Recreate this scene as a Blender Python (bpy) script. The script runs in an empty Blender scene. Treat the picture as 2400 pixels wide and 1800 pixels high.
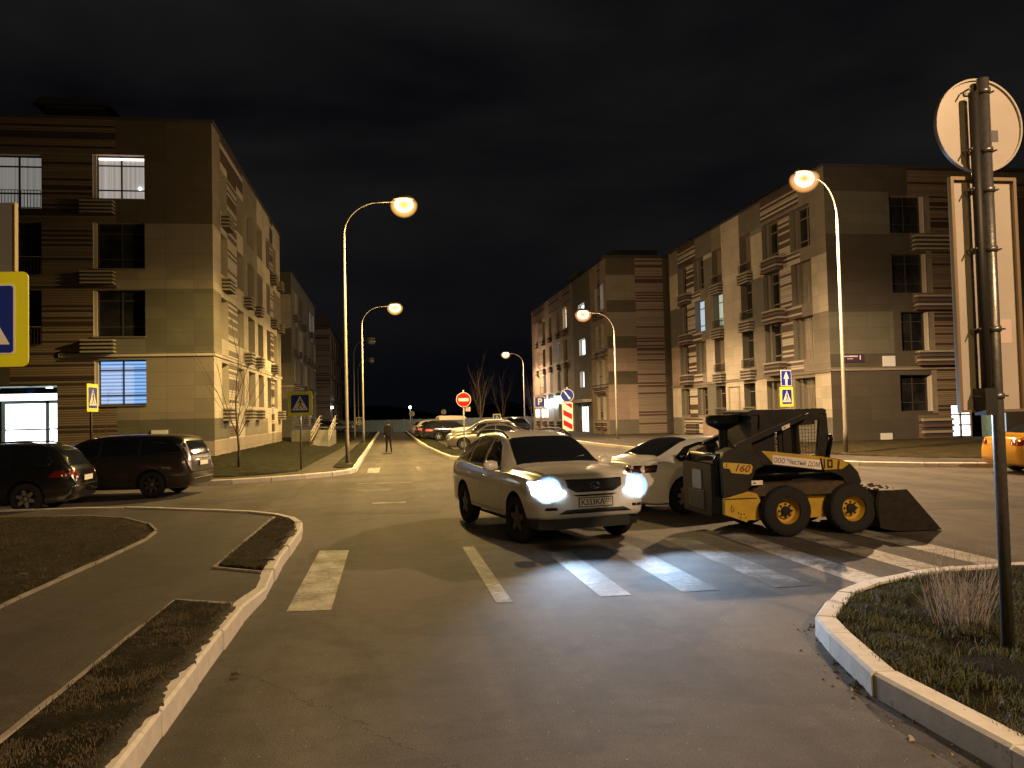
import bpy, bmesh, math, random
from mathutils import Vector, Matrix
from mathutils.bvhtree import BVHTree
C = bpy.context.scene.collection
scene = bpy.context.scene
PI = math.pi
rnd = random.Random(7)

# ---------------------------------------------------------------- camera
YAW, PITCH, ROLL, CAMH = math.radians(8.6355), math.radians(2.1183), 0.024, 1.95
f_ = Vector((math.sin(YAW)*math.cos(PITCH), math.cos(YAW)*math.cos(PITCH), math.sin(PITCH)))
r0 = Vector((math.cos(YAW), -math.sin(YAW), 0)); u0 = r0.cross(f_)
r_ = r0*math.cos(ROLL) - u0*math.sin(ROLL); u_ = r0*math.sin(ROLL) + u0*math.cos(ROLL)
cd = bpy.data.cameras.new('camera'); cam = bpy.data.objects.new('camera', cd); C.objects.link(cam)
M = Matrix.Identity(4)
for i in range(3):
    M[i][0] = r_[i]; M[i][1] = u_[i]; M[i][2] = -f_[i]
M.translation = Vector((0, 0, CAMH)); cam.matrix_world = M
cd.sensor_width = 36; cd.lens = 28.8; cd.clip_end = 2000; cd.clip_start = 0.05
scene.camera = cam
scene.view_settings.view_transform = 'Standard'; scene.view_settings.look = 'None'
scene.view_settings.exposure = 0; scene.view_settings.gamma = 1
scene.render.engine = 'CYCLES'
scene.cycles.max_bounces = 5; scene.cycles.diffuse_bounces = 3; scene.cycles.glossy_bounces = 3
scene.cycles.transmission_bounces = 4; scene.cycles.sample_clamp_indirect = 3
scene.cycles.caustics_reflective = False; scene.cycles.caustics_refractive = False

# ---------------------------------------------------------------- world: overcast city night
world = bpy.data.worlds.new('World'); scene.world = world; world.use_nodes = True
wn, wl = world.node_tree.nodes, world.node_tree.links
wn.clear()
def N(nt, typ, **kw):
    n = nt.nodes.new(typ)
    for k, v in kw.items():
        if k in ('operation', 'blend_type', 'data_type', 'noise_dimensions', 'feature', 'wave_type', 'bands_direction', 'interpolation', 'sky_type', 'sun_disc', 'distance', 'interpolation_type', 'offset', 'offset_frequency', 'squash'):
            setattr(n, k, v)
        else:
            key = k.replace('_', ' ')
            (n.inputs[key] if key in n.inputs else n.inputs[int(k[1:])]).default_value = v
    return n
wt = world.node_tree
tc = N(wt, 'ShaderNodeTexCoord'); mp = N(wt, 'ShaderNodeMapping')
mp.inputs['Scale'].default_value = (1.0, 1.0, 3.2)
wl.new(tc.outputs['Generated'], mp.inputs[0])
nz = N(wt, 'ShaderNodeTexNoise', Scale=1.9, Detail=7.0, Roughness=0.5, Distortion=0.25)
wl.new(mp.outputs[0], nz.inputs['Vector'])
cr = N(wt, 'ShaderNodeValToRGB'); wl.new(nz.outputs['Fac'], cr.inputs[0])
cr.color_ramp.elements[0].position = 0.36; cr.color_ramp.elements[0].color = (0.0018, 0.0019, 0.0028, 1)
cr.color_ramp.elements[1].position = 0.72; cr.color_ramp.elements[1].color = (0.0128, 0.0120, 0.0118, 1)
sp = N(wt, 'ShaderNodeSeparateXYZ'); wl.new(tc.outputs['Generated'], sp.inputs[0])
mr = N(wt, 'ShaderNodeMapRange'); wl.new(sp.outputs['Z'], mr.inputs[0])
mr.inputs[1].default_value = 0.0; mr.inputs[2].default_value = 0.25
mx = N(wt, 'ShaderNodeMix', data_type='RGBA'); wl.new(mr.outputs[0], mx.inputs[0])
mx.inputs[6].default_value = (0.0020, 0.0023, 0.0036, 1); wl.new(cr.outputs[0], mx.inputs[7])
# the last trace of daylight far below the horizon
sky = N(wt, 'ShaderNodeTexSky', sky_type='NISHITA', sun_disc=False); sky.sun_elevation = math.radians(-9); sky.sun_rotation = math.radians(200)
ad = N(wt, 'ShaderNodeMix', data_type='RGBA', blend_type='ADD'); ad.inputs[0].default_value = 0.05
wl.new(mx.outputs[2], ad.inputs[6]); wl.new(sky.outputs[0], ad.inputs[7])
bg = N(wt, 'ShaderNodeBackground', Strength=1.0); wl.new(ad.outputs[2], bg.inputs[0])
wo = N(wt, 'ShaderNodeOutputWorld'); wl.new(bg.outputs[0], wo.inputs[0])

# ---------------------------------------------------------------- light tuning
P_LAMP = 10600.0
SODIUM = (1.0, 0.66, 0.21)
LEDBLUE = (0.52, 0.72, 1.0)

# ---------------------------------------------------------------- materials
MATS = {}
def mat(name, col=(0.5,0.5,0.5), rough=0.6, metal=0.0, emit=None, es=0.0, var=0.0, vscale=6.0, bump=0.0, bscale=40.0,
        spec=0.5, coat=0.0, col2=None, dirt=None, trans=0.0, coords='Object', stretch=None):
    if name in MATS: return MATS[name]
    m = bpy.data.materials.new(name); m.use_nodes = True; nt = m.node_tree; L = nt.links
    b = nt.nodes['Principled BSDF']
    b.inputs['Base Color'].default_value = (*col, 1); b.inputs['Roughness'].default_value = rough
    b.inputs['Metallic'].default_value = metal; b.inputs['Specular IOR Level'].default_value = spec
    if coat: b.inputs['Coat Weight'].default_value = coat; b.inputs['Coat Roughness'].default_value = 0.06
    if trans: b.inputs['Transmission Weight'].default_value = trans
    if emit: b.inputs['Emission Color'].default_value = (*emit, 1); b.inputs['Emission Strength'].default_value = es
    tcn = N(nt, 'ShaderNodeTexCoord'); src = tcn.outputs[coords]
    if stretch:
        mpn = N(nt, 'ShaderNodeMapping'); mpn.inputs['Scale'].default_value = stretch; L.new(src, mpn.inputs[0]); src = mpn.outputs[0]
    if var or col2:
        n = N(nt, 'ShaderNodeTexNoise', Scale=vscale, Detail=6.0, Roughness=0.65); L.new(src, n.inputs['Vector'])
        r = N(nt, 'ShaderNodeMapRange'); L.new(n.outputs['Fac'], r.inputs[0]); r.inputs[1].default_value = 0.3; r.inputs[2].default_value = 0.7
        mixn = N(nt, 'ShaderNodeMix', data_type='RGBA'); L.new(r.outputs[0], mixn.inputs[0])
        c2 = col2 if col2 else tuple(c*(1-var) for c in col); c1 = col if col2 else tuple(min(1, c*(1+var)) for c in col)
        mixn.inputs[6].default_value = (*c2, 1); mixn.inputs[7].default_value = (*c1, 1)
        out = mixn.outputs[2]
        if dirt:   # patchy stains with a sharp-ish border
            n2 = N(nt, 'ShaderNodeTexNoise', Scale=dirt[1], Detail=8.0, Roughness=0.7); L.new(src, n2.inputs['Vector'])
            r2 = N(nt, 'ShaderNodeMapRange'); L.new(n2.outputs['Fac'], r2.inputs[0]); r2.inputs[1].default_value = dirt[2]; r2.inputs[2].default_value = dirt[2] + 0.08
            m2 = N(nt, 'ShaderNodeMix', data_type='RGBA'); L.new(r2.outputs[0], m2.inputs[0]); L.new(out, m2.inputs[6]); m2.inputs[7].default_value = (*dirt[0], 1)
            out = m2.outputs[2]
        L.new(out, b.inputs['Base Color'])
    if bump:
        nb = N(nt, 'ShaderNodeTexNoise', Scale=bscale, Detail=5.0); L.new(src, nb.inputs['Vector'])
        bp = N(nt, 'ShaderNodeBump', Strength=bump, Distance=0.02); L.new(nb.outputs['Fac'], bp.inputs['Height']); L.new(bp.outputs[0], b.inputs['Normal'])
    MATS[name] = m; return m

def asphalt(name, base, dark, warm=(1,1,1), speck=0.9):
    m = bpy.data.materials.new(name); m.use_nodes = True; nt = m.node_tree; L = nt.links; b = nt.nodes['Principled BSDF']
    g = N(nt, 'ShaderNodeNewGeometry'); src = g.outputs['Position']
    n1 = N(nt, 'ShaderNodeTexNoise', Scale=0.35, Detail=5.0, Roughness=0.6); L.new(src, n1.inputs['Vector'])
    mp1 = N(nt, 'ShaderNodeMapping'); mp1.inputs['Scale'].default_value = (1.6, 0.12, 1); L.new(src, mp1.inputs[0])
    n2 = N(nt, 'ShaderNodeTexNoise', Scale=1.0, Detail=4.0, Roughness=0.6); L.new(mp1.outputs[0], n2.inputs['Vector'])
    n3 = N(nt, 'ShaderNodeTexNoise', Scale=75.0, Detail=4.0, Roughness=0.8); L.new(src, n3.inputs['Vector'])
    n5 = N(nt, 'ShaderNodeTexNoise', Scale=4.0, Detail=8.0, Roughness=0.7); L.new(src, n5.inputs['Vector'])
    a1 = N(nt, 'ShaderNodeMath', operation='ADD'); L.new(n1.outputs['Fac'], a1.inputs[0]); L.new(n2.outputs['Fac'], a1.inputs[1])
    a2 = N(nt, 'ShaderNodeMath', operation='ADD'); L.new(a1.outputs[0], a2.inputs[0]); L.new(n5.outputs['Fac'], a2.inputs[1])
    r = N(nt, 'ShaderNodeMapRange'); L.new(a2.outputs[0], r.inputs[0]); r.inputs[1].default_value = 1.1; r.inputs[2].default_value = 1.9
    mx1 = N(nt, 'ShaderNodeMix', data_type='RGBA'); L.new(r.outputs[0], mx1.inputs[0])
    mx1.inputs[6].default_value = (*dark, 1); mx1.inputs[7].default_value = (*base, 1)
    r3 = N(nt, 'ShaderNodeMapRange'); L.new(n3.outputs['Fac'], r3.inputs[0]); r3.inputs[1].default_value = 0.3; r3.inputs[2].default_value = 0.75; r3.inputs[3].default_value = 0.38; r3.inputs[4].default_value = 1.8
    mx2 = N(nt, 'ShaderNodeMix', data_type='RGBA', blend_type='MULTIPLY'); mx2.inputs[0].default_value = 1
    L.new(mx1.outputs[2], mx2.inputs[6]); L.new(r3.outputs[0], mx2.inputs[7])
    v = N(nt, 'ShaderNodeTexVoronoi', Scale=22.0); L.new(src, v.inputs['Vector'])      # pale stones in the surface
    wnn = N(nt, 'ShaderNodeTexWhiteNoise'); L.new(v.outputs['Position'], wnn.inputs['Vector'])
    lt = N(nt, 'ShaderNodeMath', operation='LESS_THAN', _1=0.10); L.new(v.outputs['Distance'], lt.inputs[0])
    gt = N(nt, 'ShaderNodeMath', operation='GREATER_THAN', _1=speck); L.new(wnn.outputs['Value'], gt.inputs[0])
    mu = N(nt, 'ShaderNodeMath', operation='MULTIPLY'); L.new(lt.outputs[0], mu.inputs[0]); L.new(gt.outputs[0], mu.inputs[1])
    mx3 = N(nt, 'ShaderNodeMix', data_type='RGBA'); L.new(mu.outputs[0], mx3.inputs[0]); L.new(mx2.outputs[2], mx3.inputs[6]); mx3.inputs[7].default_value = (0.42, 0.42, 0.42, 1)
    # cracks
    v2 = N(nt, 'ShaderNodeTexVoronoi', Scale=0.16, feature='DISTANCE_TO_EDGE')
    mpw = N(nt, 'ShaderNodeMix', data_type='RGBA', blend_type='ADD'); mpw.inputs[0].default_value = 0.5; L.new(src, mpw.inputs[6]); L.new(n5.outputs['Color'], mpw.inputs[7]); L.new(mpw.outputs[2], v2.inputs['Vector'])
    lc = N(nt, 'ShaderNodeMath', operation='LESS_THAN', _1=0.0008); L.new(v2.outputs['Distance'], lc.inputs[0])
    mx4 = N(nt, 'ShaderNodeMix', data_type='RGBA'); L.new(lc.outputs[0], mx4.inputs[0]); L.new(mx3.outputs[2], mx4.inputs[6]); mx4.inputs[7].default_value = (dark[0]*.35, dark[1]*.35, dark[2]*.35, 1)
    n6 = N(nt, 'ShaderNodeTexNoise', Scale=0.55, Detail=6.0, Roughness=0.6, Distortion=1.2); L.new(src, n6.inputs['Vector'])      # stained and patched areas
    r6 = N(nt, 'ShaderNodeMapRange'); L.new(n6.outputs['Fac'], r6.inputs[0]); r6.inputs[1].default_value = .50; r6.inputs[2].default_value = .56; r6.inputs[3].default_value = 1.0; r6.inputs[4].default_value = 0.80
    sx6 = N(nt, 'ShaderNodeSeparateXYZ'); L.new(src, sx6.inputs[0]); w6 = N(nt, 'ShaderNodeMath', operation='MULTIPLY_ADD', _1=3.6, _2=0.4); L.new(sx6.outputs['X'], w6.inputs[0])
    w7 = N(nt, 'ShaderNodeMath', operation='MULTIPLY_ADD', _1=5.0); L.new(n2.outputs['Fac'], w7.inputs[0]); L.new(w6.outputs[0], w7.inputs[2]); w8 = N(nt, 'ShaderNodeMath', operation='SINE'); L.new(w7.outputs[0], w8.inputs[0])
    w9 = N(nt, 'ShaderNodeMapRange'); L.new(w8.outputs[0], w9.inputs[0]); w9.inputs[1].default_value = -1; w9.inputs[2].default_value = 1; w9.inputs[3].default_value = 0.86; w9.inputs[4].default_value = 1.1
    mm1 = N(nt, 'ShaderNodeMath', operation='MULTIPLY'); L.new(r6.outputs[0], mm1.inputs[0]); L.new(w9.outputs[0], mm1.inputs[1])
    mx5 = N(nt, 'ShaderNodeMix', data_type='RGBA', blend_type='MULTIPLY'); mx5.inputs[0].default_value = 1; L.new(mx4.outputs[2], mx5.inputs[6]); L.new(mm1.outputs[0], mx5.inputs[7])
    L.new(mx5.outputs[2], b.inputs['Base Color'])
    b.inputs['Roughness'].default_value = 0.82; b.inputs['Specular IOR Level'].default_value = 0.28
    bp = N(nt, 'ShaderNodeBump', Strength=0.55, Distance=0.012); L.new(n3.outputs['Fac'], bp.inputs['Height']); L.new(bp.outputs[0], b.inputs['Normal'])
    MATS[name] = m; return m

def paint_mark(name, col, worn):      # road paint, partly rubbed away so the asphalt colour shows
    m = bpy.data.materials.new(name); m.use_nodes = True; nt = m.node_tree; L = nt.links; b = nt.nodes['Principled BSDF']
    g = N(nt, 'ShaderNodeNewGeometry'); src = g.outputs['Position']
    n1 = N(nt, 'ShaderNodeTexNoise', Scale=14.0, Detail=10.0, Roughness=0.85); L.new(src, n1.inputs['Vector'])
    n2 = N(nt, 'ShaderNodeTexNoise', Scale=2.2, Detail=4.0); L.new(src, n2.inputs['Vector'])
    a = N(nt, 'ShaderNodeMath', operation='MULTIPLY_ADD', _1=0.7); L.new(n2.outputs['Fac'], a.inputs[0]); L.new(n1.outputs['Fac'], a.inputs[2])
    r = N(nt, 'ShaderNodeMapRange'); L.new(a.outputs[0], r.inputs[0]); r.inputs[1].default_value = worn; r.inputs[2].default_value = worn + 0.22
    mx1 = N(nt, 'ShaderNodeMix', data_type='RGBA'); L.new(r.outputs[0], mx1.inputs[0]); mx1.inputs[6].default_value = (0.070, 0.062, 0.055, 1); mx1.inputs[7].default_value = (*col, 1)
    L.new(mx1.outputs[2], b.inputs['Base Color']); b.inputs['Roughness'].default_value = 0.7
    bp = N(nt, 'ShaderNodeBump', Strength=0.4, Distance=0.01); L.new(n1.outputs['Fac'], bp.inputs['Height']); L.new(bp.outputs[0], b.inputs['Normal'])
    MATS[name] = m; return m

def cladding(name, col, v=0.1):       # facade tiles with fine joints
    m = bpy.data.materials.new(name); m.use_nodes = True; nt = m.node_tree; L = nt.links; b = nt.nodes['Principled BSDF']
    g = N(nt, 'ShaderNodeNewGeometry'); sx = N(nt, 'ShaderNodeSeparateXYZ'); L.new(g.outputs['Position'], sx.inputs[0])
    a = N(nt, 'ShaderNodeMath', operation='ADD'); L.new(sx.outputs['X'], a.inputs[0]); L.new(sx.outputs['Y'], a.inputs[1])
    cb = N(nt, 'ShaderNodeCombineXYZ'); L.new(a.outputs[0], cb.inputs['X']); L.new(sx.outputs['Z'], cb.inputs['Y'])
    br = N(nt, 'ShaderNodeTexBrick', offset=0.0); L.new(cb.outputs[0], br.inputs['Vector'])
    br.inputs['Scale'].default_value = 1.0; br.inputs['Brick Width'].default_value = 1.2; br.inputs['Row Height'].default_value = 0.6
    br.inputs['Mortar Size'].default_value = 0.006; br.inputs['Bias'].default_value = 0
    br.inputs['Color1'].default_value = (*[c*(1-v) for c in col], 1); br.inputs['Color2'].default_value = (*[c*(1+v) for c in col], 1)
    br.inputs['Mortar'].default_value = (*[c*0.45 for c in col], 1)
    n = N(nt, 'ShaderNodeTexNoise', Scale=0.8, Detail=8.0, Roughness=0.7); L.new(g.outputs['Position'], n.inputs['Vector'])
    r = N(nt, 'ShaderNodeMapRange'); L.new(n.outputs['Fac'], r.inputs[0]); r.inputs[1].default_value = .3; r.inputs[2].default_value = .7; r.inputs[3].default_value = 0.88; r.inputs[4].default_value = 1.08
    mm = N(nt, 'ShaderNodeMix', data_type='RGBA', blend_type='MULTIPLY'); mm.inputs[0].default_value = 1; L.new(br.outputs['Color'], mm.inputs[6]); L.new(r.outputs[0], mm.inputs[7])
    L.new(mm.outputs[2], b.inputs['Base Color']); b.inputs['Roughness'].default_value = 0.75
    bp = N(nt, 'ShaderNodeBump', Strength=0.3, Distance=0.01); bp.invert = True; L.new(br.outputs['Fac'], bp.inputs['Height']); L.new(bp.outputs[0], b.inputs['Normal'])
    MATS[name] = m; return m

def stripes(name, pale, dark, mid, thr=(0.38, 0.6), seed=0.0, pitch=0.1):   # horizontal ribbed siding in bands of three colours
    m = bpy.data.materials.new(name); m.use_nodes = True; nt = m.node_tree; L = nt.links; b = nt.nodes['Principled BSDF']
    g = N(nt, 'ShaderNodeNewGeometry'); sx = N(nt, 'ShaderNodeSeparateXYZ'); L.new(g.outputs['Position'], sx.inputs[0])
    dv = N(nt, 'ShaderNodeMath', operation='DIVIDE', _1=pitch); L.new(sx.outputs['Z'], dv.inputs[0])
    fl = N(nt, 'ShaderNodeMath', operation='FLOOR'); L.new(dv.outputs[0], fl.inputs[0])
    fr = N(nt, 'ShaderNodeMath', operation='FRACT'); L.new(dv.outputs[0], fr.inputs[0])
    ws = N(nt, 'ShaderNodeMath', operation='ADD', _1=seed); L.new(fl.outputs[0], ws.inputs[0])
    wnn = N(nt, 'ShaderNodeTexWhiteNoise', noise_dimensions='1D'); L.new(ws.outputs[0], wnn.inputs['W'])
    cr = N(nt, 'ShaderNodeValToRGB'); L.new(wnn.outputs['Value'], cr.inputs[0]); cr.color_ramp.interpolation = 'CONSTANT'
    e = cr.color_ramp.elements; e[0].position = 0; e[0].color = (*dark, 1); e[1].position = thr[0]; e[1].color = (*pale, 1)
    e2 = e.new(thr[1]); e2.color = (*mid, 1)
    lt = N(nt, 'ShaderNodeMath', operation='LESS_THAN', _1=0.12); L.new(fr.outputs[0], lt.inputs[0])  # dark line along each rib, the groove's shadow put into the colour
    mm = N(nt, 'ShaderNodeMix', data_type='RGBA'); L.new(lt.outputs[0], mm.inputs[0]); L.new(cr.outputs[0], mm.inputs[6]); mm.inputs[7].default_value = (*[c*0.5 for c in dark], 1)
    L.new(mm.outputs[2], b.inputs['Base Color']); b.inputs['Roughness'].default_value = 0.6
    pp = N(nt, 'ShaderNodeMath', operation='PINGPONG', _1=0.5); L.new(fr.outputs[0], pp.inputs[0])
    bp = N(nt, 'ShaderNodeBump', Strength=0.7, Distance=0.03); L.new(pp.outputs[0], bp.inputs['Height']); L.new(bp.outputs[0], b.inputs['Normal'])
    MATS[name] = m; return m

def blind_mat(name, colr, strength, period=0.09, curtain=False, dim=0.55):     # lit window: blinds or curtains glowing from the room light
    m = bpy.data.materials.new(name); m.use_nodes = True; nt = m.node_tree; L = nt.links; b = nt.nodes['Principled BSDF']
    g = N(nt, 'ShaderNodeNewGeometry'); sx = N(nt, 'ShaderNodeSeparateXYZ'); L.new(g.outputs['Position'], sx.inputs[0])
    if curtain:
        a = N(nt, 'ShaderNodeMath', operation='ADD'); L.new(sx.outputs['X'], a.inputs[0]); L.new(sx.outputs['Y'], a.inputs[1])
        cb = N(nt, 'ShaderNodeCombineXYZ'); L.new(a.outputs[0], cb.inputs['X']); 
        n = N(nt, 'ShaderNodeTexNoise', Scale=1.0/period, Detail=3.0, Roughness=0.7); L.new(cb.outputs[0], n.inputs['Vector'])
        f = n.outputs['Fac']; lo, hi = 0.35, 0.65
    else:
        s = N(nt, 'ShaderNodeMath', operation='MULTIPLY', _1=2*PI/period); L.new(sx.outputs['Z'], s.inputs[0])
        sn = N(nt, 'ShaderNodeMath', operation='SINE'); L.new(s.outputs[0], sn.inputs[0]); f = sn.outputs[0]; lo, hi = -1.0, 0.6
    r = N(nt, 'ShaderNodeMapRange'); L.new(f, r.inputs[0]); r.inputs[1].default_value = lo; r.inputs[2].default_value = hi; r.inputs[3].default_value = dim*strength; r.inputs[4].default_value = strength
    L.new(r.outputs[0], b.inputs['Emission Strength']); b.inputs['Emission Color'].default_value = (*colr, 1)
    b.inputs['Base Color'].default_value = (0.3, 0.3, 0.3, 1); b.inputs['Roughness'].default_value = 0.4
    MATS[name] = m; return m

def soil(name, dark, green):
    m = bpy.data.materials.new(name); m.use_nodes = True; nt = m.node_tree; L = nt.links; b = nt.nodes['Principled BSDF']
    g = N(nt, 'ShaderNodeNewGeometry')
    n1 = N(nt, 'ShaderNodeTexNoise', Scale=3.0, Detail=9.0, Roughness=0.75); L.new(g.outputs['Position'], n1.inputs['Vector'])
    n2 = N(nt, 'ShaderNodeTexNoise', Scale=26.0, Detail=6.0, Roughness=0.8); L.new(g.outputs['Position'], n2.inputs['Vector'])
    r = N(nt, 'ShaderNodeMapRange'); L.new(n1.outputs['Fac'], r.inputs[0]); r.inputs[1].default_value = .42; r.inputs[2].default_value = .6
    m1 = N(nt, 'ShaderNodeMix', data_type='RGBA'); L.new(r.outputs[0], m1.inputs[0]); m1.inputs[6].default_value = (*dark, 1); m1.inputs[7].default_value = (*green, 1)
    r2 = N(nt, 'ShaderNodeMapRange'); L.new(n2.outputs['Fac'], r2.inputs[0]); r2.inputs[1].default_value = .35; r2.inputs[2].default_value = .7; r2.inputs[3].default_value = 0.45; r2.inputs[4].default_value = 1.6
    m2 = N(nt, 'ShaderNodeMix', data_type='RGBA', blend_type='MULTIPLY'); m2.inputs[0].default_value = 1; L.new(m1.outputs[2], m2.inputs[6]); L.new(r2.outputs[0], m2.inputs[7])
    L.new(m2.outputs[2], b.inputs['Base Color']); b.inputs['Roughness'].default_value = 0.95; b.inputs['Specular IOR Level'].default_value = 0.1
    bp = N(nt, 'ShaderNodeBump', Strength=1.0, Distance=0.05); L.new(n2.outputs['Fac'], bp.inputs['Height']); L.new(bp.outputs[0], b.inputs['Normal'])
    MATS[name] = m; return m

asphalt('road_asphalt', (0.128, 0.112, 0.098), (0.050, 0.044, 0.039), speck=0.86)
asphalt('pavement_asphalt', (0.082, 0.070, 0.060), (0.044, 0.038, 0.033), speck=0.985)
paint_mark('road_paint', (0.38, 0.36, 0.33), 0.73)
paint_mark('road_paint_worn', (0.27, 0.255, 0.235), 0.82)
soil('lawn_soil', (0.020, 0.016, 0.011), (0.040, 0.045, 0.018))
soil('lawn_dry', (0.028, 0.021, 0.012), (0.060, 0.050, 0.020))
soil('bare_soil', (0.014, 0.011, 0.008), (0.030, 0.028, 0.013)); soil('bed_soil', (0.012, 0.009, 0.006), (0.026, 0.030, 0.010)); mat('alloy_shaded', (0.10, 0.10, 0.10), 0.4, metal=0.8)  # last one: rim metal copy for the crossover, wheel shadow put into the colour
mat('kerb_stone', (0.62, 0.58, 0.53), 0.85, var=0.14, vscale=7, bump=0.12, bscale=90, dirt=((0.20, 0.18, 0.16), 3.1, 0.61), coords='Object')
mat('edging_stone', (0.26, 0.235, 0.20), 0.9, var=0.3, vscale=4, bump=0.3, dirt=((0.06,0.05,0.04), 1.6, 0.55))
cladding('clad_cream', (0.48, 0.43, 0.36)); cladding('clad_beige', (0.216, 0.191, 0.155)); cladding('clad_grey', (0.143, 0.135, 0.116))
cladding('clad_dark', (0.092, 0.076, 0.058)); cladding('clad_olive', (0.108, 0.104, 0.079)); cladding('clad_rose', (0.33, 0.25, 0.21))
cladding('plinth', (0.281, 0.238, 0.200))
stripes('siding_left', (0.20, 0.155, 0.108), (0.050, 0.033, 0.023), (0.165, 0.125, 0.088), (0.20, 0.58), 3.0, 0.105)
stripes('siding_bright', (0.52, 0.48, 0.42), (0.085, 0.052, 0.04), (0.40, 0.35, 0.30), (0.40, 0.85), 11.0, 0.13)
stripes('siding_tower', (0.29, 0.24, 0.20), (0.085, 0.042, 0.035), (0.25, 0.205, 0.17), (0.19, 0.62), 5.0, 0.12)
mat('reveal', (0.42, 0.38, 0.32), 0.7, var=0.06); mat('reveal_dark', (0.17, 0.14, 0.10), 0.8)
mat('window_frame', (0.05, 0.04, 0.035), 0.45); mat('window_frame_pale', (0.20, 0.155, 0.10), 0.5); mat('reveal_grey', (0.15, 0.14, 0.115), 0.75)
cladding('clad_dark_dimmed', (0.062, 0.054, 0.042)); mat('dark_pane', (0.018, 0.018, 0.018), 0.14, spec=0.6, var=0.8, vscale=0.9); mat('curtain_pane', (0.20, 0.17, 0.14), 0.35, var=0.7, vscale=5, stretch=(2.5, 2.5, 0.15))  # first one: gable copy of the dark cladding, dimness put into the colour
mat('sill_metal', (0.30, 0.27, 0.23), 0.4, metal=0.4); mat('basket_slat', (0.31, 0.28, 0.23), 0.6); mat('basket_slat_red', (0.13, 0.07, 0.06), 0.6)
mat('basket_inside', (0.05, 0.045, 0.04), 0.9); mat('roof_felt', (0.05, 0.045, 0.045), 0.9, var=0.2)
blind_mat('lit_blue_blind', (0.26, 0.52, 1.0), 1.05, 0.16, dim=0.35); blind_mat('lit_curtain', (0.62, 0.60, 0.55), 0.42, 0.07, True, 0.35)
blind_mat('lit_room', (0.72, 0.66, 0.60), 0.6, 0.2, True, 0.5); blind_mat('lit_white', (0.92, 0.97, 1.0), 2.2, 0.3, True, 0.8)
blind_mat('lit_green', (0.62, 0.82, 0.62), 0.8, 0.09, True, 0.35); blind_mat('lit_warm', (1.0, 0.80, 0.50), 1.6, 0.12, True, 0.5); blind_mat('lit_cool', (0.55, 0.75, 0.95), 1.0, 0.16, True, 0.3)
mat('lit_door', (0.8,0.8,0.8), 0.4, emit=(0.93, 0.98, 1.0), es=3.2); mat('lit_strip', (0.8,0.8,0.8), 0.4, emit=(1.0, 0.80, 0.74), es=2.2)
mat('alcove_teal', (0.17, 0.27, 0.25), 0.4, var=0.1); mat('alcove_white', (0.6, 0.63, 0.64), 0.5)
mat('galvanised', (0.20, 0.19, 0.185), 0.36, metal=0.7, var=0.25, vscale=25, bump=0.1); mat('galvanised_dull', (0.36, 0.34, 0.31), 0.6, metal=0.3, var=0.25, vscale=12)
mat('post_dark', (0.035, 0.032, 0.030), 0.55, metal=0.4); mat('pole_paint', (0.20, 0.18, 0.15), 0.55, metal=0.2, var=0.12, vscale=8)
mat('pole_foot', (0.06, 0.05, 0.04), 0.7)
mat('lamp_glass', (1,1,1), 0.3, emit=(1.0, 0.70, 0.26), es=14.0); mat('lamp_glass_warm', (1,1,1), 0.3, emit=(1.0, 0.68, 0.36), es=12.0)
mat('lamp_glass_dim', (1,1,1), 0.3, emit=(1.0, 0.66, 0.34), es=12.0); mat('lamp_glass_off', (0.3,0.3,0.28), 0.2); mat('lamp_shell', (0.30, 0.29, 0.27), 0.45)
mat('led_white', (1,1,1), 0.3, emit=(0.75, 0.88, 1.0), es=16.0); mat('led_green', (1,1,1), 0.3, emit=(0.45, 1.0, 0.45), es=2.2)
mat('sign_white', (0.78, 0.76, 0.72), 0.45); mat('sign_blue', (0.015, 0.035, 0.34), 0.35); mat('sign_red', (0.42, 0.012, 0.012), 0.35)
mat('sign_yellow', (0.76, 0.78, 0.03), 0.4, var=0.05); mat('sign_black', (0.012, 0.012, 0.014), 0.5); mat('sign_back', (0.50, 0.44, 0.39), 0.4, metal=0.15, var=0.07, vscale=3)
mat('sign_back_grey', (0.12, 0.115, 0.125), 0.6); mat('sign_edge', (0.30, 0.22, 0.14), 0.4, metal=0.5); mat('paper', (0.62, 0.48, 0.44), 0.7)
mat('plate_purple', (0.05, 0.025, 0.07), 0.5); mat('bark', (0.10, 0.075, 0.05), 0.9, var=0.3, vscale=14); mat('twig', (0.10, 0.07, 0.055), 0.9, var=0.3); mat('twig_pale', (0.36, 0.31, 0.28), 0.9, var=0.35, vscale=20)
mat('blade', (0.055, 0.075, 0.022), 0.7, col2=(0.085, 0.075, 0.035), vscale=9); mat('blade_dry', (0.10, 0.08, 0.045), 0.8)
mat('fence_sheet', (0.10, 0.14, 0.15), 0.6, var=0.15, vscale=2); mat('hill', (0.012, 0.014, 0.012), 1.0)
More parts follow.
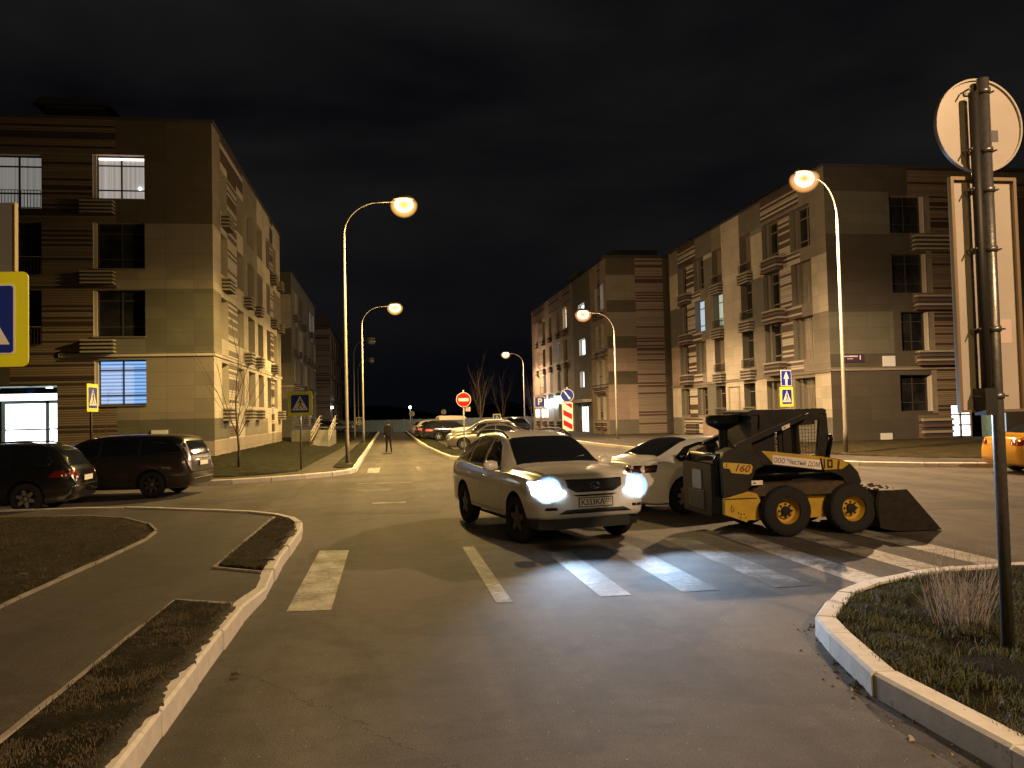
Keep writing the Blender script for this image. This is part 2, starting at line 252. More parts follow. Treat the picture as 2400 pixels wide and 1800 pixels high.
# vehicles
mat('paint_white', (0.78, 0.76, 0.72), 0.26, coat=0.8, var=0.05, vscale=2.5); mat('paint_black', (0.012, 0.012, 0.013), 0.2, coat=1.0)
mat('paint_white_cool', (0.74, 0.74, 0.74), 0.25, coat=0.8)
mat('paint_brown', (0.032, 0.026, 0.022), 0.3, coat=0.9); mat('paint_silver', (0.20, 0.185, 0.165), 0.3, metal=0.5, coat=0.6); mat('paint_yellow', (0.62, 0.30, 0.025), 0.25, coat=0.8)
mat('paint_graphite', (0.05, 0.05, 0.055), 0.3, metal=0.3, coat=0.8)
mat('car_glass', (0.014, 0.017, 0.024), 0.08, spec=0.7); mat('rubber', (0.016, 0.016, 0.017), 0.85, bump=0.4, bscale=60); mat('black_plastic', (0.02, 0.02, 0.022), 0.6)
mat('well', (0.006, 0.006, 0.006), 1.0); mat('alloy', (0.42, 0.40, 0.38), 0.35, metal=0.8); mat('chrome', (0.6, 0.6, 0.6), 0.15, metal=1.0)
mat('spill_dust', (0.030, 0.024, 0.016), 0.95, var=0.5, vscale=14, bump=0.8, bscale=40); mat('head_glow', (1,1,1), 0.2, emit=(0.70, 0.87, 1.0), es=24.0); mat('head_lens', (0.35, 0.36, 0.38), 0.1, spec=0.9)
mat('tail_lens', (0.22, 0.012, 0.010), 0.12, coat=0.6); mat('tail_dark', (0.06, 0.015, 0.02), 0.1, coat=1.0); mat('tail_on', (0.4,0.02,0.02), 0.2, emit=(1.0, 0.12, 0.06), es=1.4); mat('plate_white', (0.85, 0.82, 0.78), 0.5, var=0.15, vscale=30)
mat('loader_black', (0.020, 0.017, 0.015), 0.6, spec=0.3, var=0.3, vscale=6); mat('loader_gloss', (0.006, 0.006, 0.006), 0.3, spec=0.12)
mat('loader_yellow', (0.52, 0.33, 0.03), 0.5, var=0.18, vscale=5, dirt=((0.10, 0.055, 0.02), 7.0, 0.66)); mat('mud', (0.075, 0.052, 0.034), 0.95, var=0.4, vscale=9, bump=0.8, bscale=20)
mat('bucket_steel', (0.026, 0.020, 0.017), 0.75, metal=0.3, var=0.5, vscale=8, bump=0.5, bscale=18)
mat('banner', (0.85, 0.76, 0.72), 0.6); mat('ink', (0.03, 0.028, 0.03), 0.7); mat('decal_red', (0.22, 0.03, 0.02), 0.5); mat('decal_yellow', (0.55, 0.40, 0.06), 0.5)
mat('cloth_dark', (0.007, 0.006, 0.007), 0.9); mat('skin', (0.35, 0.22, 0.16), 0.6); mat('hair', (0.02, 0.015, 0.01), 0.8)

# ---------------------------------------------------------------- builders
class MB:
    def __init__(s): s.bm = bmesh.new(); s.mats = []
    def mi(s, m):
        if isinstance(m, str): m = MATS[m]
        if m not in s.mats: s.mats.append(m)
        return s.mats.index(m)
    def face(s, pts, m, smooth=False):
        f = s.bm.faces.new([s.bm.verts.new(p) for p in pts]); f.material_index = s.mi(m); f.smooth = smooth; return f
    def hexa(s, p, m):       # p: 4 bottom + 4 top
        v = [s.bm.verts.new(q) for q in p]; k = s.mi(m)
        for a in ((3,2,1,0),(4,5,6,7),(0,1,5,4),(1,2,6,5),(2,3,7,6),(3,0,4,7)):
            s.bm.faces.new([v[i] for i in a]).material_index = k
        return v
    def box(s, x0, y0, z0, x1, y1, z1, m):
        if x0 > x1: x0, x1 = x1, x0
        if y0 > y1: y0, y1 = y1, y0
        if z0 > z1: z0, z1 = z1, z0
        return s.hexa([(x0,y0,z0),(x1,y0,z0),(x1,y1,z0),(x0,y1,z0),(x0,y0,z1),(x1,y0,z1),(x1,y1,z1),(x0,y1,z1)], m)
    def prism(s, poly, axis, a, b, m, mcap=None):   # poly 2-D; axis 'y': (x,z) between y=a..b; 'x': (y,z); 'z': (x,y)
        def P(p, t): return (p[0], t, p[1]) if axis == 'y' else ((t, p[0], p[1]) if axis == 'x' else (p[0], p[1], t))
        A = [s.bm.verts.new(P(p, a)) for p in poly]; B = [s.bm.verts.new(P(p, b)) for p in poly]; k = s.mi(m); kc = s.mi(mcap or m)
        n = len(poly)
        for i in range(n):
            s.bm.faces.new([A[i], A[(i+1)%n], B[(i+1)%n], B[i]]).material_index = k
        s.bm.faces.new(A[::-1]).material_index = kc; s.bm.faces.new(B).material_index = kc
    def tube(s, pts, r, m, n=8, caps=True):
        pts = [Vector(p) for p in pts]; rs = r if isinstance(r, (list, tuple)) else [r]*len(pts); k = s.mi(m); rings = []
        ref = None
        for i, p in enumerate(pts):
            d = (pts[min(i+1, len(pts)-1)] - pts[max(i-1, 0)])
            d = d.normalized() if d.length > 1e-9 else Vector((0,0,1))
            if ref is None: ref = Vector((0,0,1)) if abs(d.z) < 0.9 else Vector((1,0,0))
            a = d.cross(ref).normalized(); b = d.cross(a).normalized(); ref = -(d.cross(a)) if False else ref
            if abs(d.dot(ref)) > 0.95: ref = a
            rings.append([s.bm.verts.new(p + (a*math.cos(t*2*PI/n) + b*math.sin(t*2*PI/n))*rs[i]) for t in range(n)])
        for i in range(len(rings)-1):
            for t in range(n):
                f = s.bm.faces.new([rings[i][t], rings[i][(t+1)%n], rings[i+1][(t+1)%n], rings[i+1][t]]); f.material_index = k; f.smooth = True
        if caps:
            s.bm.faces.new(rings[0][::-1]).material_index = k; s.bm.faces.new(rings[-1]).material_index = k
    def lathe(s, prof, m, n=24, c=(0,0,0), axis='z', smooth=True):     # prof: list of (r, h[, mat])
        rings = []; 
        def P(r, h, t):
            x, y = r*math.cos(t), r*math.sin(t)
            q = (x, y, h) if axis == 'z' else ((x, h, y) if axis == 'y' else (h, x, y))
            return (q[0]+c[0], q[1]+c[1], q[2]+c[2])
        for q in prof:
            rings.append([s.bm.verts.new(P(q[0], q[1], 2*PI*t/n)) for t in range(n)] if q[0] > 1e-6 else [s.bm.verts.new(P(0, q[1], 0))])
        for i in range(len(rings)-1):
            k = s.mi(prof[i+1][2] if len(prof[i+1]) > 2 else m); A, B = rings[i], rings[i+1]
            for t in range(n):
                if len(A) == 1 and len(B) == 1: break
                vs = [A[0], B[t], B[(t+1)%n]] if len(A) == 1 else ([A[t], A[(t+1)%n], B[0]] if len(B) == 1 else [A[t], A[(t+1)%n], B[(t+1)%n], B[t]])
                f = s.bm.faces.new(vs); f.material_index = k; f.smooth = smooth
    def build(s, name, parent=None, world=True, label=None, cat=None, group=None, kind=None, recalc=True, sharp=None, smooth=False, xform=None):
        if recalc: bmesh.ops.recalc_face_normals(s.bm, faces=s.bm.faces)
        if parent is not None and world:
            inv = WM[parent.name].inverted(); s.bm.transform(inv)
        if xform is not None: s.bm.transform(xform)
        me = bpy.data.meshes.new(name); s.bm.to_mesh(me); s.bm.free()
        for m in s.mats: me.materials.append(m)
        if smooth:
            for p in me.polygons: p.use_smooth = True
        if sharp: me.set_sharp_from_angle(angle=math.radians(sharp))
        o = bpy.data.objects.new(name, me); C.objects.link(o)
        if parent is not None: o.parent = parent
        WM[o.name] = WM[parent.name] if parent is not None else Matrix.Identity(4)
        return tag(o, label, cat, group, kind)
WM = {}
def tag(o, label=None, cat=None, group=None, kind=None):
    if label: o['label'] = label
    if cat: o['category'] = cat
    if group: o['group'] = group
    if kind: o['kind'] = kind
    return o
def thing(name, label, cat, loc=(0,0,0), rz=0.0, group=None):
    o = bpy.data.objects.new(name, None); C.objects.link(o); o.empty_display_size = 0.2
    o.location = loc; o.rotation_euler = (0, 0, rz)
    WM[o.name] = Matrix.Translation(Vector(loc)) @ Matrix.Rotation(rz, 4, 'Z')
    return tag(o, label, cat, group)
def dup(root, loc, rz, label=None, group=None):
    def cp(o, par):
        c = o.copy(); C.objects.link(c); c.parent = par; WM[c.name] = Matrix.Identity(4)
        for ch in [x for x in ALLCH.get(o.name, [])]: cp(ch, c)
        return c
    kids = {}
    for o in bpy.data.objects:
        if o.parent: kids.setdefault(o.parent.name, []).append(o)
    global ALLCH; ALLCH = kids
    r = cp(root, None); r.location = loc; r.rotation_euler = (0, 0, rz); WM[r.name] = Matrix.Translation(Vector(loc)) @ Matrix.Rotation(rz, 4, 'Z')
    if label: r['label'] = label
    if group: r['group'] = group
    return r
ALLCH = {}
def text_mesh(body, size, extrude=0.0, bold=False, shear=0.0, sx=1.0):
    cu = bpy.data.curves.new('txt', 'FONT'); cu.body = body; cu.size = size; cu.extrude = extrude; cu.align_x = 'CENTER'; cu.align_y = 'CENTER'; cu.shear = shear
    if bold: cu.offset = size*0.02
    o = bpy.data.objects.new('txt', cu); C.objects.link(o); bpy.context.view_layer.update()
    dg = bpy.context.evaluated_depsgraph_get(); me = bpy.data.meshes.new_from_object(o.evaluated_get(dg)); bpy.data.objects.remove(o)
    if sx != 1.0: me.transform(Matrix.Diagonal((sx, 1, 1, 1)))
    return me
def text_obj(name, body, size, m, parent, origin, xdir, zdir, extrude=0.002, bold=False, shear=0.0, sx=1.0, world=True):
    me = text_mesh(body, size, extrude, bold, shear, sx); X = Vector(xdir).normalized(); Z = Vector(zdir).normalized(); Y = X.cross(Z)  # normal of text = X x Z
    T = Matrix.Identity(4)
    for i in range(3): T[i][0] = X[i]; T[i][1] = Z[i]; T[i][2] = Y[i]
    T.translation = Vector(origin); me.transform(T)
    if parent is not None and world: me.transform(WM[parent.name].inverted())
    me.materials.clear(); me.materials.append(MATS[m]); me.name = name
    o = bpy.data.objects.new(name, me); C.objects.link(o)
    if parent is not None: o.parent = parent
    return o

def halo_shell(name, col, es):      # translucent shell added to imitate lamp glare: glow denser where seen face-on
    m = bpy.data.materials.new(name); m.use_nodes = True; nt = m.node_tree; L = nt.links; nt.nodes.remove(nt.nodes['Principled BSDF'])
    lw = N(nt, 'ShaderNodeLayerWeight', Blend=0.5); p = N(nt, 'ShaderNodeMath', operation='SUBTRACT', _0=1.0); L.new(lw.outputs['Facing'], p.inputs[1])
    q = N(nt, 'ShaderNodeMath', operation='POWER', _1=1.8); L.new(p.outputs[0], q.inputs[0])
    t = nt.nodes.new('ShaderNodeBsdfTransparent'); e = N(nt, 'ShaderNodeEmission', Strength=es); e.inputs[0].default_value = (*col, 1)
    mx_ = nt.nodes.new('ShaderNodeMixShader'); L.new(q.outputs[0], mx_.inputs[0]); L.new(t.outputs[0], mx_.inputs[1]); L.new(e.outputs[0], mx_.inputs[2]); L.new(mx_.outputs[0], [n for n in nt.nodes if n.type == 'OUTPUT_MATERIAL'][0].inputs[0])
    MATS[name] = m
halo_shell('halo_bowl', (1.0, 0.56, 0.13), 1.5); halo_shell('halo_bowl_warm', (1.0, 0.46, 0.15), 1.4); halo_shell('halo_lens', (0.30, 0.58, 1.0), 3.0)

# ---------------------------------------------------------------- ground
def gridcut(bm, step, axes=(0, 1)):
    for ax in axes:
        vs = [v.co[ax] for v in bm.verts]; lo, hi = min(vs), max(vs)
        k = math.floor(lo/step)+1
        while k*step < hi:
            no = [0,0,0]; no[ax] = 1; co = [0,0,0]; co[ax] = k*step
            bmesh.ops.bisect_plane(bm, geom=bm.verts[:]+bm.edges[:]+bm.faces[:], plane_co=co, plane_no=no, dist=1e-5)
            k += 1
from mathutils import noise as mnoise
def sheet(name, poly, z, m, step=None, amp=0.0, hf=None, kind='structure', skirt=0.0, **kw):
    bm = bmesh.new(); bm.faces.new([bm.verts.new((p[0], p[1], 0)) for p in poly]); 
    if step: 
        gridcut(bm, step)
    for v in bm.verts:
        edge = v.is_boundary
        h = hf(v.co.x, v.co.y) if hf else 0
        v.co.z = z + h + (amp*(mnoise.noise(Vector((v.co.x*2.3, v.co.y*2.3, 3.1))) + 0.5*mnoise.noise(Vector((v.co.x*7, v.co.y*7, 1.1)))) if amp and not edge else 0)
    bmesh.ops.triangulate(bm, faces=[f for f in bm.faces if len(f.verts) > 4])
    if skirt:
        be = [e for e in bm.edges if e.is_boundary]; r = bmesh.ops.extrude_edge_only(bm, edges=be)
        for g in r['geom']:
            if isinstance(g, bmesh.types.BMVert): g.co.z -= skirt
    bmesh.ops.recalc_face_normals(bm, faces=bm.faces)
    if bm.faces and sum(f.normal.z*f.calc_area() for f in bm.faces) < 0: bmesh.ops.reverse_faces(bm, faces=bm.faces)
    me = bpy.data.meshes.new(name); bm.to_mesh(me); bm.free(); me.materials.append(MATS[m])
    for p in me.polygons: p.use_smooth = bool(amp)
    o = bpy.data.objects.new(name, me); C.objects.link(o); WM[o.name] = Matrix.Identity(4)
    return tag(o, kind=kind, **kw)
def norm2(a, b):
    d = Vector((b[0]-a[0], b[1]-a[1])).normalized(); return Vector((-d.y, d.x))
def offset_line(pts, d):       # d>0: to the left of the travel direction
    out = []
    for i, p in enumerate(pts):
        n1 = norm2(pts[i-1], p) if i else None; n2 = norm2(p, pts[i+1]) if i < len(pts)-1 else None
        n = (n1 + n2).normalized() if n1 and n2 else (n1 or n2)
        k = 1.0/max(0.5, n.dot(n1 or n2)); out.append((p[0]+n.x*d*k, p[1]+n.y*d*k))
    return out
def resample(pts, step):
    out = []
    for a, b in zip(pts[:-1], pts[1:]):
        L = math.hypot(b[0]-a[0], b[1]-a[1]); n = max(1, round(L/step))
        out += [(a[0]+(b[0]-a[0])*i/n, a[1]+(b[1]-a[1])*i/n) for i in range(n)]
    return out + [pts[-1]]
def kerb(pts, side, h=0.16, w=0.15, stone=1.0, gap=0.018, name='kerb', m='kerb_stone', hf=None, jit=0.009, z0=-0.1):
    P = resample(pts, stone); Q = offset_line(P, side*w); mb = MB(); r = random.Random(len(P))
    for i in range(len(P)-1):
        a, b, c, d = Vector(P[i]), Vector(P[i+1]), Vector(Q[i+1]), Vector(Q[i]); t = (b-a).normalized()*gap/2
        j = Vector((r.uniform(-jit, jit), r.uniform(-jit, jit))); hz = r.uniform(-jit, jit)
        a, b, c, d = a+t+j, b-t+j, c-t+j, d+t+j
        h0, h1 = (hf(P[i]), hf(P[i+1])) if hf else (h, h)
        ch = min(0.02, 0.3*min(h0, h1)+0.001); n = ((d-a).normalized())*ch
        k = mb.mi(m); V = lambda q, z: mb.bm.verts.new((q.x, q.y, z))
        A = [V(a, z0), V(a, h0-ch+hz), V(a+n, h0+hz), V(d, h0+hz), V(d, z0)]; B = [V(b, z0), V(b, h1-ch+hz), V(b+n, h1+hz), V(c, h1+hz), V(c, z0)]
        for q in range(5):
            f = mb.bm.faces.new([A[q], A[(q+1)%5], B[(q+1)%5], B[q]]); f.material_index = k
        mb.bm.faces.new(A).material_index = k; mb.bm.faces.new(B[::-1]).material_index = k
    return mb.build(name, kind='structure')

sheet('road', [(-160,-60),(160,-60),(160,260),(-160,260)], 0.0, 'road_asphalt', step=40)

# near left block: kerb line, pavement, verges, lawn
LN = [(-1.42,-6),(-1.42,8.3),(-1.36,9.4),(-1.42,11.2),(-1.42,13.7),(-1.5,14.7),(-1.72,15.5),(-2.1,16.25),(-2.7,16.95),(-3.6,17.6),(-4.7,18.3),(-5.6,18.8),(-6.6,19.05),(-8.5,19.15),(-12,19.2),(-60,19.2)]
def dropL(p): 
    return 0.17 - 0.07*math.exp(-((p[1]-9.3)/0.75)**2) if p[0] > -1.6 and p[1] < 14 else 0.17
kerb(LN, 1, hf=dropL, w=0.13, stone=0.95)
sheet('pavement', offset_line(LN, 0.12)+[(-60,-6)], 0.13, 'pavement_asphalt', step=3, skirt=0.3)
sheet('verge', [(-1.53,-6),(-1.53,8.35),(-2.15,8.75),(-2.2,4),(-2.2,-6)], 0.168, 'bare_soil', step=0.12, amp=0.03, skirt=0.2)
sheet('verge', [(-1.53,10.3),(-1.53,13.7),(-1.62,14.8),(-2.08,15.75),(-2.13,10.75)], 0.165, 'bare_soil', step=0.12, amp=0.025, skirt=0.2)
def spill(y0, y1, xf, nm='verge'):      # soil washed over the back of the kerb stones, ragged edge
    r = random.Random(int(y0*10)); n = int((y1-y0)/.035); E_ = []
    for k in range(n+1):
        y = y0+(y1-y0)*k/n; E_.append((xf(y)+.055*mnoise.noise(Vector((y*2.1, 1, 3)))+.035*mnoise.noise(Vector((y*9, 4, 3)))+r.uniform(-.008,.008), y))
    sheet(nm, [(-1.60,y0)]+E_+[(-1.60,y1)],   .184, 'spill_dust', step=.1, amp=.006, skirt=.02)
spill(-2, 8.2, lambda y: -1.475); spill(10.8, 13.6, lambda y: -1.49)
kerb([(-2.2,-6),(-2.2,4),(-2.13,8.75),(-1.5,8.42)], 1, h=0.155, w=0.06, name='path_edging', m='edging_stone', stone=0.9, jit=0.012)
kerb([(-1.5,10.22),(-2.13,10.7),(-2.1,15.85)], 1, h=0.16, w=0.06, name='path_edging', m='edging_stone', stone=0.9, jit=0.01)
LAWN = [(-3.92,-6),(-3.92,9.4),(-3.84,11.4),(-3.8,13.6),(-3.88,14.4),(-4.3,15.5),(-4.95,16.5),(-5.9,17.2),(-7.5,17.6),(-12,17.7),(-60,17.7),(-60,-6)]
sheet('lawn', LAWN, 0.15, 'lawn_dry', step=0.5, amp=0.05, skirt=0.2)
kerb(LAWN[:10], -1, h=0.165, w=0.06, name='path_edging', m='edging_stone', stone=0.9, jit=0.012)

# far left block
LF = [(-1.17,125),(-1.17,37.5),(-1.17,31),(-1.2,30),(-1.4,29.2),(-1.9,28.4),(-2.7,27.6),(-3.7,26.95),(-4.8,26.4),(-6.2,26.1),(-8.5,26.0),(-60,26.0)]
kerb(LF, -1, h=0.16, w=0.15, stone=1.5)
sheet('pavement', offset_line(LF, -0.14)+[(-60,125)], 0.12, 'pavement_asphalt', step=4, skirt=0.3)
sheet('verge', [(-1.33,125),(-1.33,31.3),(-1.75,30.6),(-2.1,31.5),(-2.15,125)], 0.14, 'lawn_soil', step=0.5, amp=0.04, skirt=0.1)
def rise(x, y):
    t = min(1, max(0, (-3.0-x)/4.0)); return 0.26*t*t*(3-2*t)*min(1, max(0, (y-27.5)/5.0))
sheet('lawn', [(-3.2,29.8),(-3.9,28.6),(-5.2,27.9),(-7,27.6),(-60,27.6),(-60,125),(-2.9,125),(-2.9,51)], 0.14, 'lawn_soil', step=0.6, amp=0.05, hf=rise, skirt=0.2)

# median with the car park on the right of the street
MD = [(2.15,125),(2.15,60),(2.25,50),(2.45,42),(2.7,36.8),(3.05,35.9),(3.7,35.5),(4.5,35.4),(7.2,35.4),(8.2,35.8),(8.7,36.8),(8.9,39),(8.9,44)]
kerb(MD, 1, h=0.15, w=0.15, stone=1.5)
inner = offset_line(MD, 0.14)
sheet('verge', inner[:9]+[(7.2,43.5),(3.5,43.5),(3.4,125)], 0.13, 'lawn_soil', step=0.5, amp=0.04, skirt=0.1)
sheet('verge', [(7.2,35.6),(8.1,36.0),(8.55,37),(8.7,39),(8.7,43.5),(7.2,43.5)], 0.13, 'lawn_soil', step=0.5, amp=0.04, skirt=0.1)

# right hand side: pavement and lawn before the right building
RF = [(60,20.5),(24,20.9),(20,21.6),(18,22.3),(16.4,23.3),(15.1,24.7),(14.2,26.5),(13.4,29.5),(12.7,34),(12.35,39),(12.1,45),(12.0,55),(12.0,125)]
kerb(RF, -1, h=0.15, w=0.15, stone=1.5)
RFi = offset_line(RF, -0.14)
sheet('pavement', RFi+[(60,125)], 0.10, 'pavement_asphalt', step=4, skirt=0.3)
sheet('lawn', [(60,23.0),(24,23.3),(20.5,24.2),(18.4,26),(17.0,29),(16.2,34),(16.0,38.0),(60,38.0)], 0.13, 'lawn_dry', step=0.7, amp=0.05, skirt=0.1, hf=lambda x, y: 0.1*min(1, max(0, (y-26)/8)))

# near right island
RN = [(3.15,-6),(3.15,1),(3.17,3.9),(3.18,5.15),(3.42,6.1),(3.58,6.62),(3.95,7.1),(4.25,7.45),(4.8,7.85),(5.45,8.12),(6.1,8.27),(8,8.35),(12,8.4),(60,8.4)]
kerb(RN, -1, h=0.17, w=0.16, stone=1.05, jit=0.007)
RNi = offset_line(RN, -0.15)
sheet('soil_bed', RNi+[(60,-6)], 0.14, 'bed_soil', step=0.11, amp=0.045, skirt=0.2)

# road markings: 4 mm sheets, all stripes run along the street
def mark(poly, worn=False): return sheet('road_marking', poly, 0.004, 'road_paint_worn' if worn else 'road_paint')
mark([(-1.06,8.65),(-0.61,8.62),(-0.61,12.4),(-1.04,12.5)])
mark([(1.07,8.5),(1.24,8.5),(1.22,12.2),(1.05,12.2)], True)
for x, w, a, b in [(2.18,.34,8.5,11.4),(3.08,.42,8.5,11.9),(4.12,.42,8.45,12.1),(5.06,.42,8.42,12.2),(6.06,.42,8.6,12.3),(7.02,.42,8.9,12.4)]:
    mark([(x,a),(x+w,a),(x+w-.02,b),(x-.02,b)], x < 5)
mark([(-0.78,29.4),(-0.36,29.3),(-0.34,32.3),(-0.78,32.3)])
mark([(1.02,29.8),(1.16,29.8),(1.16,32.2),(1.02,32.2)], True)
mark([(-0.95,24.7),(0.65,24.6),(0.65,24.8),(-0.95,24.9)], True)
mark([(-0.4,18.95),(0.36,18.9),(0.36,19.05),(-0.4,19.1)])
mark([(-0.9,22.4),(0.0,22.35),(0.0,22.5),(-0.9,22.55)], True)

def patch(pts, m='asphalt_patch', name='road_patch'):
    r = random.Random(int(pts[0][0]*97)); q = resample(pts+[pts[0]], .12)[:-1]; sheet(name, [(x+r.gauss(0,.012), y+r.gauss(0,.012)) for x, y in q], 0.003, m)
asphalt('asphalt_patch', (0.088, 0.078, 0.070), (0.040, 0.035, 0.031), speck=0.93)
patch([(-1.3,17.2),(1.0,16.6),(1.1,17.1),(-1.3,17.7)]); patch([(9,14.0),(15.5,13.2),(15.6,14.4),(9.1,15.1)])
# far ground: fence and a dark wooded rise behind it
mb = MB()
for i in range(46):
    x = -40 + i*2.0
    mb.box(x, 106, -0.1, x+1.97, 106.04, 1.62, 'fence_sheet'); mb.box(x-0.04, 106.05, -0.1, x+0.04, 106.13, 1.7, 'galvanised_dull')
mb.build('metal_fence', label='long grey-green sheet metal fence closing the far end of the street', cat='fence')
hp = []
rr = random.Random(5)
for i in range(60): hp.append((-120+i*5, 3.5+2.2*mnoise.noise(Vector((i*0.4, 2, 5)))+1.6*mnoise.noise(Vector((i*1.7, 7, 1)))))
mb = MB(); mb.prism([(-125,-1)]+hp+[(180,-1)], 'y', 170, 190, 'hill'); mb.build('hills', kind='structure')

# ---------------------------------------------------------------- buildings
class Facade:
    """one wall plane. axis 'x': u runs along X at y=const; axis 'y': u runs along Y at x=const; inw = sign of the inward direction"""
    def __init__(s, axis, const, inw): s.axis, s.c, s.inw = axis, const, inw
    def P(s, u, z, d=0.0):
        return (u, s.c + s.inw*d, z) if s.axis == 'x' else (s.c + s.inw*d, u, z)
    def box(s, mb, u0, z0, u1, z1, d0, d1, m):
        a, b = s.P(u0, z0, d0), s.P(u1, z1, d1); mb.box(a[0], a[1], a[2], b[0], b[1], b[2], m)
    def wall(s, mb, u0, u1, z0, z1, base, patches, holes, depth=0.32):
        us, zs = {u0, u1}, {z0, z1}
        for a, b, c, d, _ in patches: us |= {a, b}; zs |= {c, d}
        for h in holes: us |= {h[0], h[1]}; zs |= {h[2], h[3]}
        us = sorted(u for u in us if u0-1e-6 <= u <= u1+1e-6); zs = sorted(z for z in zs if z0-1e-6 <= z <= z1+1e-6)
        for i in range(len(us)-1):
            for j in range(len(zs)-1):
                cu, cz = (us[i]+us[i+1])/2, (zs[j]+zs[j+1])/2
                if us[i+1]-us[i] < 1e-4 or zs[j+1]-zs[j] < 1e-4: continue
                if any(h[0] < cu < h[1] and h[2] < cz < h[3] for h in holes): continue
                m = base
                for a, b, c, d, mm in patches:
                    if a < cu < b and c < cz < d: m = mm
                mb.face([s.P(us[i], zs[j]), s.P(us[i+1], zs[j]), s.P(us[i+1], zs[j+1]), s.P(us[i], zs[j+1])], m)
        for h in holes:
            a, b, c, d = h[:4]; rm = h[4] if len(h) > 4 else 'reveal'; dp = h[5] if len(h) > 5 else depth
            for q in ([(a,c),(a,d)], [(b,c),(b,d)], [(a,d),(b,d)], [(a,c),(b,c)]):
                (x0, y0), (x1, y1) = q
                mb.face([s.P(x0, y0), s.P(x1, y1), s.P(x1, y1, dp), s.P(x0, y0, dp)], rm)

def window(f, root, u0, u1, z0, z1, pane='dark_pane', frame='window_frame', depth=0.32, off=0.0, label=None, wide=2, top=0.24, low=0.0, fw=0.045):
    """casement window set back in its opening; off: width of the pale reveal board on one side"""
    a, b = (u0+off, u1) if off >= 0 else (u0, u1+off)
    mb = MB(); d0, d1 = depth-0.07, depth-0.01; W, H = b-a, z1-z0
    for (p, q, r, t) in [(a,a+fw,z0,z1),(b-fw,b,z0,z1),(a+fw,b-fw,z1-fw,z1),(a+fw,b-fw,z0,z0+fw)]: f.box(mb, p, r, q, t, d0, d1, frame)
    n = wide
    for k in range(1, n): f.box(mb, a+W*k/n-fw*.6, z0+fw, a+W*k/n+fw*.6, z1-fw, d0+.004, d1-.004, frame)
    if top: f.box(mb, a+fw, z1-H*top-fw*.5, b-fw, z1-H*top+fw*.5, d0+.008, d1-.008, frame)
    if low: f.box(mb, a+fw, z0+H*low-fw*.5, b-fw, z0+H*low+fw*.5, d0+.008, d1-.008, frame)
    if off:      # deep side board beside the casement
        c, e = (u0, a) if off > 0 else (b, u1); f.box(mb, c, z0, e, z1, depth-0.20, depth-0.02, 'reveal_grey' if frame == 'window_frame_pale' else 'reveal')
    w = mb.build('window', root, label=label)
    mb = MB(); f.box(mb, a+fw*.5, z0+fw*.5, b-fw*.5, z1-fw*.5, depth-0.035, depth-0.03, pane); mb.build('pane', w)
    return w
def sill(f, root, u0, u1, z):
    mb = MB(); f.box(mb, u0-.05, z-.05, u1+.05, z+.0, -.06, .25, 'sill_metal'); mb.build('window_sill', root)
def basket(f, root, u0, u1, z0, z1, out=0.42, red=False):
    """slatted box for an air conditioner hung below a window"""
    mb = MB(); n = 4; H = (z1-z0)
    f.box(mb, u0+.04, z0+.03, u1-.04, z1-.12, -out+.06, 0.0, 'basket_inside')
    for k in range(n):
        z = z0 + H*(k+.15)/n; zt = z + H*.42/n; m = 'basket_slat_red' if (red and k % 2 == 0) else 'basket_slat'
        f.box(mb, u0, z, u1, zt, -out, -out+.03, m); f.box(mb, u0, z, u0+.03, zt, -out+.03, 0, m); f.box(mb, u1-.03, z, u1, zt, -out+.03, 0, m)
    mb.build('window_basket', root)
def rail(f, root, u0, u1, z0, z1):
    mb = MB(); f.box(mb, u0, z1-.03, u1, z1, -.1, -.07, 'basket_slat'); f.box(mb, u0, z0, u1, z0+.03, -.1, -.07, 'window_frame')
    n = max(3, int((u1-u0)/.13))
    for k in range(n+1): f.box(mb, u0+(u1-u0-.02)*k/n, z0+.03, u0+(u1-u0-.02)*k/n+.02, z1-.03, -.095, -.075, 'window_frame')
    mb.build('window_railing', root)
def course(f, root, u0, u1, z, m='clad_cream', out=0.07):
    mb = MB(); f.box(mb, u0, z-.07, u1, z+.07, -out, 0.0, m); f.box(mb, u0, z+.07, u1, z+.10, -out-.03, 0.0, 'sill_metal'); mb.build('string_course', root)

# -- left building, gable facing the camera at Y=38.6, long side at X=-7.75
B1 = thing('apartment_building', 'four storey flats with brown striped siding and a white-lit entrance, left of the street', 'building', (-14, 49, 0.3), 0, 'apartment buildings along the street')
G = Facade('x', 38.6, 1); S = Facade('y', -7.75, -1)
gw = [(-12.87,-10.68,12.03,14.03),(-12.87,-10.68,8.88,10.95),(-12.87,-10.68,5.83,7.92),(-12.83,-10.66,2.77,4.79)]
gl = [(-17.0,-15.0,11.55,13.95),(-17.0,-15.0,8.6,10.95),(-17.0,-15.0,5.5,7.92)]
mbw = MB()
door = (-17.6,-14.38,0.9,3.68)
pt = [(-17.4,-11.9,1.07,15.6,'siding_left'),(-26,-17.4,0,15.6,'siding_left'),(-11.9,-7.75,10.93,15.6,'clad_dark'),(-11.9,-7.75,7.98,10.93,'clad_beige'),(-11.9,-7.75,5.0,7.98,'clad_olive'),
      (-11.9,-10.68,5.0,8.88,'clad_grey'),(-11.9,-10.68,7.98,8.88,'clad_beige'),(-11.9,-7.75,2.1,5.0,'clad_beige'),(-11.9,-7.75,1.07,2.1,'clad_olive'),(-12.9,-11.9,1.07,2.3,'siding_left'),(-26,-7.75,-0.5,1.07,'plinth'),(-17.9,-16.3,3.75,5.0,'clad_dark')]
G.wall(mbw, -26, -7.75, -0.5, 15.6, 'siding_left', pt, gw+gl+[(*door, 'alcove_teal', 1.6)])
